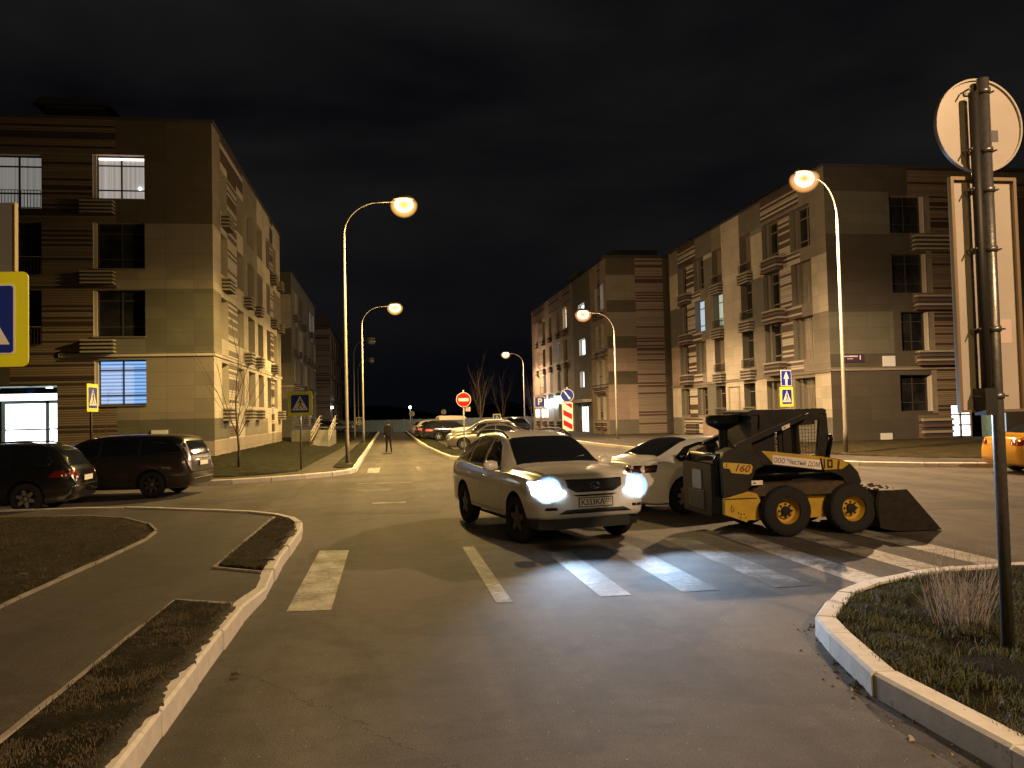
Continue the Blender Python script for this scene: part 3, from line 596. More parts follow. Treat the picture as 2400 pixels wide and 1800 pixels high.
fl = [5.88, 8.98, 12.03]; cols = [(40.4,42.1),(44.65,46.6),(48.0,50.3),(51.5,53.6),(55.2,56.9),(58.4,60.1)]
holes = []
for (a, b) in cols:
    for z in [2.75]+fl: holes.append((a, b, z, z+2.0, 'reveal', .42))
pt = [(42.1,44.65,1.1,15.6,'siding_bright'),(56.9,58.4,1.1,15.6,'siding_bright'),(38.6,40.4,10.93,15.6,'clad_beige'),(38.6,40.4,5.0,7.98,'clad_beige'),(46.6,51.5,5.0,8.9,'clad_cream'),(46.6,51.5,8.9,15.6,'clad_beige'),
      (46.6,55.2,1.1,2.1,'clad_beige'),(51.5,55.2,7.9,10.9,'clad_cream'),(60.1,62,5,10.9,'clad_beige'),(40.4,42.1,4.9,15.6,'clad_cream'),(38.6,42.1,1.1,2.1,'clad_olive'),(38.6,62.2,-0.5,1.07,'plinth'),(40.4,46.6,14.4,15.6,'siding_bright')]
S.wall(mbw, 38.6, 62.2, -0.5, 15.6, 'clad_cream', pt, holes)
mbw.face([(-26,38.6,15.6),(-7.75,38.6,15.6),(-7.75,62.2,15.6),(-26,62.2,15.6)], 'roof_felt'); mbw.face([(-7.75,62.2,-.5),(-26,62.2,-.5),(-26,62.2,15.6),(-7.75,62.2,15.6)], 'clad_beige')
mbw.face([(-26,38.6,-.5),(-26,62.2,-.5),(-26,62.2,15.6),(-26,38.6,15.6)], 'clad_beige')
G.box(mbw, -17.6, .9, -14.38, .96, 0, 1.6, 'clad_grey')
mbw.build('wall', B1, recalc=False)
mb = MB(); mb.box(-26.05, 38.52, 15.6, -7.67, 38.9, 15.72, 'roof_felt'); mb.box(-8.05, 38.9, 15.6, -7.67, 62.25, 15.72, 'roof_felt'); mb.build('parapet', B1)
mb = MB(); mb.prism([(-15.6,15.7),(-12.0,15.7),(-12.9,16.75),(-15.4,16.75)], 'y', 40.2, 44, 'clad_dark'); mb.prism([(-15.9,16.75),(-12.5,16.75),(-13.3,17.05),(-15.6,17.05)], 'y', 39.9, 44.3, 'roof_felt'); mb.build('roof_housing', B1)
panes = [('lit_room', 'top floor window with pinkish light strip and curtains'), ('dark_pane', None), ('dark_pane', None), ('lit_blue_blind', 'window with glowing blue slatted blinds')]
for (a, b, c, d), (p, lb) in zip(gw, panes): window(G, B1, a, b, c, d, p, off=0.12, label=lb, top=.22, low=.22, fw=.06)
mb = MB(); G.box(mb, -12.68, 13.84, -10.75, 13.93, .22, .245, 'lit_strip'); o = mb.build('light_strip', B1)
mb = MB(); mb.lathe([(0,-.08),(.07,-.04),(.08,.02),(.05,.07),(0,.08)], 'lit_door', 12, (-10.92,38.80,12.55)); mb.build('window_lamp', B1)
for i, (a, b, c, d) in enumerate(gl): window(G, B1, a, b, c, d, 'lit_curtain' if i == 0 else 'dark_pane', top=.2, low=.3, fw=.07)
for (a, b, c, d) in gl: rail(G, B1, a, b, c, c+.8)
for z in (2.77, 5.83, 8.88, 12.03): 
    sill(G, B1, -12.87, -10.68, z)
    if z > 3: basket(G, B1, -13.3, -11.92, z-.75, z-.08)
for (a, b) in cols:
    for k, z in enumerate([2.75]+fl):
        window(S, B1, a, b, z, z+2.0, 'curtain_pane' if (k*7+int(a)) % 3 == 0 else 'dark_pane', depth=.42, fw=.05)
for (a, b) in [(40.5,42.0),(46.6,48.0),(50.3,51.6),(57.0,58.4),(60.1,61.4)]:
    for k, z in enumerate([2.75]+fl): 
        if (k + int(a)) % 4 != 1: basket(S, B1, a, b, z-.8, z-.1)
course(G, B1, -14.3, -7.68, 5.0); course(S, B1, 38.62, 62.2, 5.0)
mb = MB(); G.box(mb, -10.45, .98, -9.75, 1.62, -.07, 0, 'alcove_white'); mb.build('vent_cover', B1)
# entrance
mb = MB()
for (p, q, r, t) in [(-17.2,-17.05,.96,3.05),(-15.35,-15.2,.96,3.05),(-14.65,-14.5,.96,3.05),(-17.05,-14.65,2.95,3.05),(-17.05,-15.35,1.75,1.82),(-15.2,-14.65,1.75,1.82),(-17.05,-15.35,.96,1.06),(-15.2,-14.65,.96,1.06)]: G.box(mb, p, r, q, t, 1.3, 1.38, 'alcove_white')
dr = mb.build('door', B1, label='glazed entrance door glowing white from the hall')
mb = MB(); G.box(mb, -17.1, 1.0, -14.6, 3.0, 1.40, 1.42, 'lit_door'); mb.build('pane', dr)
mb = MB(); G.box(mb, -17.3, 3.1, -14.5, 3.4, 1.3, 1.4, 'lit_door'); mb.build('transom_window', B1)
mb = MB()
for x in (-17.1, -14.9): mb.lathe([(0,0),(.14,0),(.14,.05),(0,.05)], 'lit_door', 16, (x, 39.15, 3.60))
mb.build('entrance_light', B1)
mb = MB(); G.box(mb, -16.0, 3.42, -15.7, 3.56, .98, 1.0, 'sign_blue'); mb.build('number_plate', B1)

# -- right building, gable at Y=39, long side at X=22.45
B2 = thing('apartment_building', 'four storey flats in cream and dark checks with striped siding, right of the street', 'building', (29, 50, 0), 0, 'apartment buildings along the street')
G2 = Facade('x', 39.0, 1); S2 = Facade('y', 22.45, 1); mbw = MB(); T2 = 14.4
g2w = [(26.1,28.05,10.95,12.9),(26.1,28.05,7.8,9.85),(26.5,28.05,4.75,6.8),(26.3,28.1,1.6,3.5),(31.5,33.5,10.95,12.9),(31.5,33.5,7.8,9.85),(31.5,33.5,4.75,6.8)]
pt = [(22.45,40,13.1,T2,'clad_dark_dimmed'),(22.45,26.06,10.87,13.1,'clad_olive'),(22.45,26.06,6.82,10.87,'clad_dark_dimmed'),(22.45,26.06,4.65,6.82,'clad_olive'),(22.45,40,3.84,4.65,'clad_dark_dimmed'),(22.45,40,-.5,3.84,'clad_dark_dimmed'),(26.06,28.1,4.65,13.1,'clad_dark_dimmed'),
      (28.1,28.4,1.5,12.9,'clad_beige'),(28.4,30.6,1.3,12.9,'siding_left'),(27.2,31,10.0,10.95,'siding_left'),(27.2,31,6.85,7.8,'siding_left'),(27.2,31,3.95,4.75,'siding_left'),(27.25,29.1,0,1.4,'siding_left'),(27.16,40,12.9,T2,'siding_left')]
dr2 = (29.15,31.5,-.3,1.9)
G2.wall(mbw, 22.45, 40, -0.6, T2, 'clad_dark', pt, g2w+[(*dr2, 'alcove_teal', .8)])
f2 = [1.55, 4.57, 7.6, 10.62]
c2 = [(40.55,42.75,1),(44.1,46.2,1),(47.75,49.4,0),(52.25,53.9,0),(55.45,57.35,1),(58.9,60.7,1)]
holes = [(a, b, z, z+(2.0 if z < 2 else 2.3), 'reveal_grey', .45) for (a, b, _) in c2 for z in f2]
pt = []
ck = ['clad_cream', 'clad_grey', 'clad_beige']
for (a, b, p) in [(38.95,40.55,0),(46.2,47.75,1),(49.4,52.25,0),(53.9,55.45,2),(60.7,62.6,1)]:
    for k, (z0, z1) in enumerate([(-.6,1.4),(1.4,3.8),(3.8,6.9),(6.9,9.9),(9.9,12.6),(12.6,T2)]):
        m = ck[(k*2+p) % 3]
        if p == 0 and k in (1, 3): m = 'clad_cream'
        if k == 0: m = 'clad_grey'
        pt.append((a, b, z0, z1, m))
pt += [(38.95,40.55,9.9,T2,'clad_beige'),(38.95,40.55,6.9,9.9,'clad_cream'),(38.95,40.55,3.8,6.9,'clad_beige'),(49.4,52.25,3.8,T2,'clad_cream'),(40.55,46.2,-.6,1.4,'clad_grey'),(46.2,49.4,12.9,T2,'clad_grey'),(53.9,57.3,12.9,T2,'clad_grey'),(60.7,62.6,3.8,6.9,'clad_rose'),(60.7,62.6,1.4,3.8,'clad_cream'),(52.25,57,-.6,1.4,'clad_rose')]
for z in f2[1:]: pt += [(42.75,44.1,z-.2,z+2.3,'siding_bright'),(57.35,58.9,z-.2,z+2.3,'siding_bright'),(41.7,46.3,z-.85,z-.05,'siding_bright'),(56.2,60.9,z-.85,z-.05,'siding_bright')]
pt += [(41.7,46.3,13.1,T2,'siding_bright'),(57.0,60.6,12.9,T2,'siding_bright'),(57.35,58.9,1.4,3.5,'siding_bright'),(56.5,60.2,-.1,1.3,'siding_bright')]
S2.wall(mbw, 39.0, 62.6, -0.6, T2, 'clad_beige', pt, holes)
mbw.face([(22.45,39,T2),(40,39,T2),(40,62.6,T2),(22.45,62.6,T2)], 'roof_felt'); mbw.face([(22.45,62.6,-.5),(40,62.6,-.5),(40,62.6,T2),(22.45,62.6,T2)], 'clad_dark'); mbw.face([(40,39,-.5),(40,62.6,-.5),(40,62.6,T2),(40,39,T2)], 'clad_dark')
mbw.build('wall', B2, recalc=False)
mb = MB(); mb.box(22.37, 38.92, T2, 40, 39.3, T2+.1, 'roof_felt'); mb.box(22.37, 39.3, T2, 22.75, 62.65, T2+.1, 'roof_felt'); mb.build('parapet', B2)
mb = MB()
for y in (47, 58): mb.box(24.2, y, T2, 27.5, y+3.4, T2+.9, 'clad_dark'); mb.box(23.9, y-.3, T2+.9, 27.8, y+3.7, T2+1.1, 'roof_felt')
mb.build('roof_housing', B2)
for i, (a, b, p) in enumerate(c2):
    for k, z in enumerate(f2):
        h = 2.0 if k == 0 else 2.3; pn = 'curtain_pane' if (i*3+k*5) % 7 in (0, 3) else 'dark_pane'; lb = None
        if i == 4 and k == 2: pn, lb = 'lit_cool', 'bright blue-white lit window'
        if i == 3 and k == 2: pn, lb = 'lit_green', 'dim greenish lit window'
        if i == 0 and k == 1: pn, lb = 'curtain_pane', 'window with pale arched curtain'
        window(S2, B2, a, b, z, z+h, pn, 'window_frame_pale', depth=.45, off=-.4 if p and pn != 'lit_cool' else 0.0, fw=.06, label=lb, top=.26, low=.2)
        if not p: rail(S2, B2, a-.05, b+.05, z-.02, z+.5); basket(S2, B2, a-.1, b-.1, z-.85, z-.1, .35)
for (u, v) in [(43.6,45.6),(57.9,59.7)]:
    for z in f2[1:]: basket(S2, B2, u, v, z-.8, z+.12, .5, True)
basket(S2, B2, 57.2, 59.4, .2, 1.1, .3, True); basket(S2, B2, 43.4, 45.4, .2, 1.2, .3, True)
for (a, b, c, d) in g2w: window(G2, B2, a, b, c, d, 'dark_pane', 'window_frame', off=-.1, low=.25)
for z in (10.0, 6.85, 3.95): basket(G2, B2, 27.3, 29.4, z, z+.9, .3, z < 7)
basket(G2, B2, 27.4, 29.1, .1, 1.35, .25, True)
course(G2, B2, 22.4, 40, 3.84, 'clad_beige'); course(S2, B2, 39.02, 62.6, 3.8, 'clad_beige')
mb = MB(); G2.box(mb, 25.07, .02, 25.72, .52, -.05, 0, 'alcove_white'); mb.build('vent_cover', B2)
mb = MB()
for (p, q, r, t) in [(29.15,29.22,-.3,1.9),(30.1,30.2,-.3,1.9),(30.72,30.8,-.3,1.9),(29.22,30.72,.78,.85),(29.22,30.72,1.32,1.4),(29.22,30.72,.1,.24)]: G2.box(mb, p, r, q, t, .62, .7, 'window_frame_pale')
dr = mb.build('door', B2, label='glazed lobby door lit white'); mb = MB(); G2.box(mb, 29.2, .22, 30.74, 1.85, .71, .72, 'lit_door'); mb.build('pane', dr)
mb = MB(); G2.box(mb, 31.9, .1, 32.3, 1.4, -.02, 0.0, 'lit_cool'); mb.build('side_window', B2)
mb = MB(); G2.box(mb, 28.9, -.35, 32.0, -.14, -1.6, 0, 'alcove_white'); mb.build('doorstep', B2)
mb = MB(); G2.box(mb, 23.05, 4.22, 24.3, 4.62, -.05, -.01, 'plate_purple'); spl = mb.build('street_name_plate', B2)
mb = MB(); G2.box(mb, 24.06, 4.34, 24.11, 4.56, -.056, -.05, 'sign_white')
r5 = random.Random(4); x = 23.14
while x < 23.92: w = r5.uniform(.035,.055); G2.box(mb, x, 4.475, x+w, 4.545, -.056, -.05, 'sign_white'); x += w+.02
x = 23.36
while x < 23.68: G2.box(mb, x, 4.36, x+.03, 4.41, -.056, -.05, 'paper'); x += .048
mb.build('plate_lettering', spl)
mb = MB(); G2.box(mb, 25.35, 3.96, 26.0, 4.5, -.12, 0, 'alcove_white'); mb.build('junction_box', B2)

mb = MB()
for y in (50.0, 51.6): mb.tube([(22.38,y,-.1),(22.38,y,3.4)], .03, 'basket_slat', 6)
mb.tube([(22.38,50.0,3.4),(22.38,51.6,3.4)], .03, 'basket_slat', 6); mb.build('gas_pipe', B2)
# -- second right building with the red striped stair tower
B3 = thing('apartment_building', 'flats with a dark red striped tower and bright lit windows, behind the cream building', 'building', (24, 83, 0), 0, 'apartment buildings along the street')
G3 = Facade('x', 65.5, 1); S3 = Facade('y', 18.0, 1); mbw = MB(); T3 = 14.7
pt = [(20.5,22.9,-.5,T3,'siding_tower'),(22.9,34,-.5,T3,'clad_dark')]
for k, z in enumerate([-.5, 1.3, 4.2, 5.3, 7.2, 8.2, 10.2, 11.2, 13.3, T3][:-1]):
    z1 = [-.5, 1.3, 4.2, 5.3, 7.2, 8.2, 10.2, 11.2, 13.3, T3][k+1]
    pt.append((18.0, 20.5, z, z1, ['clad_grey','clad_rose','clad_dark','clad_rose','clad_dark','clad_beige','clad_dark','clad_beige','clad_dark'][k]))
G3.wall(mbw, 18.0, 34, -.5, T3, 'clad_beige', pt, [])
c3 = [(66.3,67.4),(68.3,69.3),(73.2,75.6),(80.8,82.6),(84.4,85.8),(88.6,90.0),(92.4,94.0),(96.5,98)]
z3 = [1.3, 4.3, 7.3, 10.6]
holes = [(a, b, z, z+(2.1 if i != 2 else 1.5), 'reveal', .35) for i, (a, b) in enumerate(c3) for z in z3]
pt = [(65.5,71,3.9,4.9,'siding_tower'),(65.5,71,6.6,7.3,'siding_tower'),(67.4,68.3,-.5,T3,'siding_tower'),(71,78,-.5,T3,'clad_grey'),(79,100,13.0,T3,'siding_tower'),(82.6,84.4,1,T3,'clad_rose'),(90,92.4,1,T3,'clad_rose'),(94,96.5,1,T3,'siding_tower'),(86,88.6,1,9,'clad_beige')]
S3.wall(mbw, 65.5, 101, -.5, T3, 'clad_rose', pt, holes)
mbw.face([(18,65.5,T3),(34,65.5,T3),(34,101,T3),(18,101,T3)], 'roof_felt'); mbw.face([(18,101,-.5),(34,101,-.5),(34,101,T3),(18,101,T3)], 'clad_dark'); mbw.face([(34,65.5,-.5),(34,101,-.5),(34,101,T3),(34,65.5,T3)], 'clad_dark')
mbw.build('wall', B3, recalc=False)
mb = MB(); mb.box(17.7, 65.2, T3, 23.3, 66, T3+.2, 'roof_felt'); mb.box(19, 67, T3, 23, 71, T3+1.0, 'roof_felt'); mb.box(18.5, 78, T3, 22, 81, T3+1.2, 'clad_dark'); mb.build('roof_housing', B3)
for i, (a, b) in enumerate(c3):
    for k, z in enumerate(z3):
        pn = 'curtain_pane' if (i+k*2) % 3 == 0 else 'dark_pane'; h = 2.1
        if i == 2: h = 1.5; pn = 'lit_white' if k in (1, 2, 3) else 'dark_pane'
        if i == 3 and k == 3: pn = 'lit_warm'
        if i == 0 and k == 3: pn = 'lit_cool'
        if (i, k) in ((4, 2), (6, 1)): pn = 'lit_cool'
        if (i, k) == (5, 1): pn = 'lit_warm'
        if i == 2 and k == 1: 
            window(S3, B3, a, b, z, z+h, 'lit_white', 'window_frame_pale', depth=.35, off=1.3, top=0, wide=1); continue
        window(S3, B3, a, b, z, z+h, pn, 'window_frame_pale', depth=.35, top=0 if i == 2 else .26, wide=1 if i == 2 else 2)
    for z in z3: 
        if i not in (2,): basket(S3, B3, a+.1, b-.1, z-.8, z-.1, .35, True)
mb = MB(); S3.box(mb, 71.2, 2.9, 77.6, 3.15, -.9, 0, 'clad_cream'); mb.build('canopy', B3)
mb = MB()
for y in (72.6, 73.5, 74.4): S3.box(mb, y, .2, y+.55, 2.5, -.03, -.01, 'lit_white')
mb.build('shop_window', B3)
mb = MB()
for y, w in ((91.5,.9),(93.0,.5),(94.1,1.2),(96.3,1.4),(98.4,.9)): S3.box(mb, y, 1.5, y+w, 2.5, -.05, -.01, 'lit_white')
mb.build('shop_window', B3)
mb = MB(); S3.box(mb, 86.0, 2.7, 92.5, 3.5, -.35, -.1, 'led_white'); mb.build('shop_sign', B3, label='blue-white glowing shop sign')
mb = MB(); mb.box(17.0, 83.0, 2.9, 17.9, 83.15, 3.75, 'led_green'); mb.build('shop_sign', B3, label='small green glowing sign')

# -- second and third left buildings
def far_block(root, G, S, gx0, gx1, y0, y1, T, cols, zs, pal, lit, tower=None):
    mbw = MB(); holes = [(a, b, z, z+2.1, 'reveal', .35) for (a, b) in cols for z in zs]; r = random.Random(int(y0))
    pg = []; ps = []
    for k, z in enumerate(zs+[zs[-1]+3]): pg.append((gx0, gx1, z-1.6, z+1.5, pal[k % len(pal)]))
    for i, (a, b) in enumerate(cols):
        nx = cols[i+1][0] if i+1 < len(cols) else y1
        for k, z in enumerate(zs): ps.append((b, nx, z-1.0, z+2.0, pal[(i+k) % len(pal)]))
    if tower: pg.append(tower)
    pg = [(a, b, max(c, -.5), min(d, T), m) for a, b, c, d, m in pg]; ps = [(a, b, max(c, -.5), min(d, T), m) for a, b, c, d, m in ps]
    G.wall(mbw, gx0, gx1, -.5, T, pal[0], pg, []); S.wall(mbw, y0, y1, -.5, T, pal[1], ps, holes)
    mbw.face([(gx0,y0,T),(gx1,y0,T),(gx1,y1,T),(gx0,y1,T)], 'roof_felt'); mbw.face([(gx0,y1,-.5),(gx1,y1,-.5),(gx1,y1,T),(gx0,y1,T)], 'clad_dark'); mbw.face([(gx0,y0,-.5),(gx0,y1,-.5),(gx0,y1,T),(gx0,y0,T)], 'clad_dark')
    mbw.build('wall', root, recalc=False)
    mb = MB(); mb.box(gx0-.1, y0-.1, T, gx1+.1, y0+.3, T+.12, 'roof_felt'); mb.box(gx1-.3, y0+.3, T, gx1+.1, y1, T+.12, 'roof_felt'); mb.build('parapet', root)
    for i, (a, b) in enumerate(cols):
        for k, z in enumerate(zs):
            window(S, root, a, b, z, z+2.1, lit.get((i, k), 'curtain_pane' if (i+k) % 3 == 0 else 'dark_pane'), 'window_frame_pale', depth=.35)
            if i % 2 == 0 or k == 2: basket(S, root, a+.1, b-.1, z-.8, z-.1, .4)
B4 = thing('apartment_building', 'pale grey flats with small balconies behind the ramp, second along the left pavement', 'building', (-14, 86, 0), 0, 'apartment buildings along the street')
far_block(B4, Facade('x', 74.0, 1), Facade('y', -8.3, -1), -20, -8.3, 74.0, 98.0, 15.0, [(75.5,77),(79,80.6),(83.5,85.2),(87.5,89),(91,92.6),(95,96.6)], [2.2, 5.4, 8.5, 11.6],
          ['clad_olive','clad_beige','clad_grey','clad_cream'], {(3,0):'lit_cool',(4,0):'lit_white',(4,3):'lit_cool',(2,1):'curtain_pane',(5,3):'lit_cool'})
course(Facade('y', -8.3, -1), B4, 74.0, 98, 4.9); course(Facade('x', 74.0, 1), B4, -20, -8.25, 4.9)
B5 = thing('apartment_building', 'dark brown striped flats farthest along the left side', 'building', (-14, 127, 0), 0, 'apartment buildings along the street')
far_block(B5, Facade('x', 112.0, 1), Facade('y', -7.6, -1), -24, -7.6, 112.0, 142.0, 14.2, [(114,115.6),(119,120.6),(124,125.6),(130,131.6),(136,137.6)], [2.0, 5.1, 8.2, 11.2],
          ['clad_dark','clad_rose','siding_tower'], {}, (-11.5,-7.6,-.5,15,'siding_tower'))
mb = MB(); mb.box(-10.6, 112.3, 14.2, -7.9, 117, 15.6, 'clad_dark'); mb.build('roof_housing', B5)
mb = MB(); mb.box(-7.58, 112.5, 3.3, -7.3, 112.9, 3.6, 'led_white'); mb.build('wall_lamp', B5)
# entrance ramp with railing at the second left building
R = thing('entrance_ramp', 'small concrete entrance landing and ramp with metal railings before the pale grey flats', 'ramp', (-5.5, 60, 0.2))
mb = MB(); mb.box(-6.9, 60.6, .05, -5.0, 63.2, 1.15, 'clad_grey'); mb.build('landing', R)
mb = MB(); mb.prism([(53.5,.1),(60.6,.1),(60.6,1.15)], 'x', -4.95, -3.75, 'clad_grey'); mb.build('slope', R)
for x in (-4.9, -3.8):
    mb = MB()
    for z in (.45, .75, 1.0): mb.tube([(x,53.5,.1+z),(x,60.6,1.15+z),(x,63,1.15+z)], .028, 'galvanised_dull', 6)
    for k in range(6): y = 53.6+k*1.4; z = .1+(y-53.5)*.148; mb.tube([(x,y,max(.1,z-.05)),(x,y,z+1.0)], .022, 'galvanised_dull', 6)
    mb.build('railing', R)

# ---------------------------------------------------------------- street lamps
def street_lamp(loc, h, arm, ang, label, lit=True, power=1.0, warm=False, glass=None, rise=0.9):
    """tapered pole with a swan-neck; arm: reach in metres towards angle ang (world)"""
    t = thing('street_lamp', label, 'street lamp', (loc[0], loc[1], loc[2]), ang, 'street lamps along the roads')
    mb = MB(); mb.tube([(0,0,0),(0,0,.9),(0,0,.92),(0,0,h-rise-.6)], [.085,.08,.07,.045], 'pole_paint', 10); mb.tube([(0,0,-.1),(0,0,.06)], .16, 'pole_foot', 12); mb.build('pole', t, world=False)
    mb = MB(); P = []
    for k in range(13):
        a = k/12*PI/2; P.append((arm*.62*(1-math.cos(a)), 0, h-rise-.6 + (rise+.45)*math.sin(a)))
    P.append((arm-.35, 0, h-.12)); mb.tube([(0,0,h-rise-.62)]+P, [.045]+[.036-.001*i for i in range(14)], 'pole_paint', 8); mb.build('arm', t, world=False)
    mb = MB(); prof = [(.0,.16),(.10,.15),(.20,.10),(.245,.02),(.25,-.02),(.0,-.02)]
    mb.lathe(prof, 'lamp_shell', 20); mb.bm.transform(Matrix.Translation((arm,0,h)) @ Matrix.Diagonal((1.7,1,1,1))); sh = mb.build('lamp_head', t, world=False, sharp=40)
    mb = MB(); mb.lathe([(.20,-.03),(.28,-.08),(.33,-.19),(.32,-.33),(.24,-.45),(.12,-.52),(0,-.53)], glass or ('lamp_glass_warm' if warm else 'lamp_glass') if lit else 'lamp_glass_off', 20)  # bowl oversized so that its bulk stands in for glare
    mb.bm.transform(Matrix.Translation((arm,0,h)) @ Matrix.Diagonal((1.15,1,1,1))); mb.build('lamp_glass', sh, world=False)
    if lit:
        mb = MB(); mb.lathe([(.0,-.025),(.30,-.025),(.45,-.06),(.54,-.15),(.56,-.28),(.52,-.45),(.39,-.62),(.20,-.73),(0,-.77)], 'halo_bowl_warm' if warm else 'halo_bowl', 28, (arm,0,h+.0)); mb.build('halo_bowl', sh, world=False)  # glowing shell added around the bowl to imitate its halo
        ld = bpy.data.lights.new('lamp_light', 'SPOT'); ld.energy = P_LAMP*power; ld.color = (1.0, .65, .35) if warm else SODIUM; ld.spot_size = math.radians(178); ld.spot_blend = 0.42; ld.shadow_soft_size = 0.14
        lo = bpy.data.objects.new('lamp_light', ld); C.objects.link(lo); lo.parent = t; lo.location = (arm, 0, h-.88)
        ld = bpy.data.lights.new('lamp_spill', 'POINT'); ld.energy = P_LAMP*power*(.17 if warm and h < 10.61 and loc[1] > 0 else .085); ld.color = (1.0, .65, .35) if warm else SODIUM; ld.shadow_soft_size = 0.2
        lo = bpy.data.objects.new('lamp_spill', ld); C.objects.link(lo); lo.parent = t; lo.location = (arm, 0, h-.9)
    return t
street_lamp((-1.62,33.1,.12), 10.64, 2.4, 0.0, 'tall curved street lamp with the brightest light, at the left kerb corner')
street_lamp((-1.70,57.5,.12), 9.7, 2.3, 0.0, 'second lit street lamp along the left pavement', power=.9)
street_lamp((17.25,29.1,.12), 10.6, 1.9, math.radians(205), 'tall lit street lamp before the cream checked building', power=1.4, warm=True)
street_lamp((15.0,52.8,.1), 8.6, 2.1, PI, 'lit street lamp before the striped tower', power=.6, warm=True)
street_lamp((16.0,96,.1), 9.2, 2.1, PI, 'farthest lit street lamp on the right, small orange light', power=.6, warm=True)
street_lamp((-3.0,75.4,.12), 9.0, 1.6, 0.0, 'unlit grey street lamp beyond the second lit one on the left', lit=False)
street_lamp((-3.56,101,.12), 9.0, 1.6, 0.0, 'unlit street lamp farthest away on the left', lit=False)
street_lamp((9.4,-4.0,.14), 9.6, 2.2, math.radians(165), 'lit street lamp behind the soil bed of the near right corner', power=.55, warm=True, glass='lamp_glass_dim')
street_lamp((-2.7,-15.0,.14), 10.4, 2.4, 0.0, 'lit street lamp in line with the tall one, behind the near left verge', power=.32, glass='lamp_glass_dim')
t = thing('yard_light', 'small blue-white light on a short mast at the far fence', 'light', (2.63,100,0))
mb = MB(); mb.tube([(0,0,0),(0,0,3.0)], .05, 'galvanised_dull', 6); mb.build('pole', t, world=False)
mb = MB(); mb.lathe([(0,-.16),(.13,-.1),(.17,0),(.13,.1),(0,.16)], 'led_white', 14, (0,-.1,3.1)); mb.build('lamp_glass', t, world=False)

# ---------------------------------------------------------------- signs
def disc(mb, cx, cz, r, y0, y1, m, n=40): mb.prism([(cx+r*math.cos(2*PI*k/n), cz+r*math.sin(2*PI*k/n)) for k in range(n)], 'y', y0, y1, m)
def rrect(cx, cz, w, h, r, n=5):
    P = []
    for (sx, sz, a0) in ((1,1,0),(-1,1,90),(-1,-1,180),(1,-1,270)):
        for k in range(n+1): a = math.radians(a0+90*k/n); P.append((cx+sx*(w/2-r)+r*math.cos(a), cz+sz*(h/2-r)+r*math.sin(a)))
    return P
def sign_post(t, h, r=.03, m='galvanised', x=0, y=.05): mb = MB(); mb.tube([(x,y,-.05),(x,y,h)], r, m, 10); mb.build('post', t, world=False)
def crossing_board(t, cz, s=.68, frame=.1, name='crossing_sign'):
    """blue square with a white triangle and walking figure on a yellow shield"""
    w = s + 2*frame; mb = MB(); mb.prism(rrect(0, cz, w, w, .05), 'y', -.004, .012, 'sign_yellow'); mb.prism(rrect(0, cz, w-.01, w-.01, .05), 'y', .0125, .02, 'sign_back'); b = mb.build('shield', t, world=False)
    mb = MB(); mb.prism(rrect(0, cz, s, s, .03), 'y', -.008, -.0045, 'sign_white'); mb.prism(rrect(0, cz, s-.03, s-.03, .025), 'y', -.012, -.0085, 'sign_blue')
    k = s; mb.prism([(-.43*k,cz-.36*k),(.43*k,cz-.36*k),(0,cz+.42*k)], 'y', -.015, -.0125, 'sign_white')
    y0, y1 = -.018, -.0155; K = 'sign_black'
    disc(mb, 0, cz+.235*k, .04*k, y0, y1, K, 14)
    def L(a, b, w0, w1): 
        a, b = Vector((a[0]*k, cz+a[1]*k)), Vector((b[0]*k, cz+b[1]*k)); n = Vector((-(b-a).y, (b-a).x)).normalized()*k
        mb.prism([tuple(a+n*w0), tuple(b+n*w1), tuple(b-n*w1), tuple(a-n*w0)], 'y', y0, y1, K)
    L((0,.18),(.03,-.02),.035,.03); L((.02,-.03),(-.11,-.26),.03,.02); L((.045,-.04),(.16,-.25),.028,.018); L((-.01,.15),(-.1,.0),.018,.014); L((.03,.15),(.13,.02),.018,.014)
    for x in (-.24, -.02, .22): L((x-.03,-.30),(x+.03,-.25),.02,.02)
    mb.build(name, b, world=False); return b
def round_sign(t, cz, r, kind):
    mb = MB(); disc(mb, 0, cz, r, -.003, .012, 'sign_white'); 
    if kind == 'noentry': disc(mb, 0, cz, r*.93, -.006, -.0035, 'sign_red'); mb.box(-r*.68, -.009, cz-r*.2, r*.68, -.0065, cz+r*.2, 'sign_white')
    else:
        disc(mb, 0, cz, r*.93, -.006, -.0035, 'sign_blue'); d = Vector((.6,-.8)); n = Vector((-d.y, d.x)); c = Vector((0, cz))
        a, b = c-d*r*.82, c+d*r*.42; e = c+d*r*.78
        mb.prism([tuple(a+n*r*.09),tuple(a-n*r*.09),tuple(b-n*r*.09),tuple(b-n*r*.24),tuple(e),tuple(b+n*r*.24),tuple(b+n*r*.09)], 'y', -.009, -.0065, 'sign_white')
    mb.build('sign_face', t, world=False); mb = MB(); disc(mb, 0, cz, r*.99, .0125, .02, 'sign_back'); mb.box(-.05, .02, cz-.02, .05, .06, cz+.02, 'galvanised'); mb.build('bracket', t, world=False)
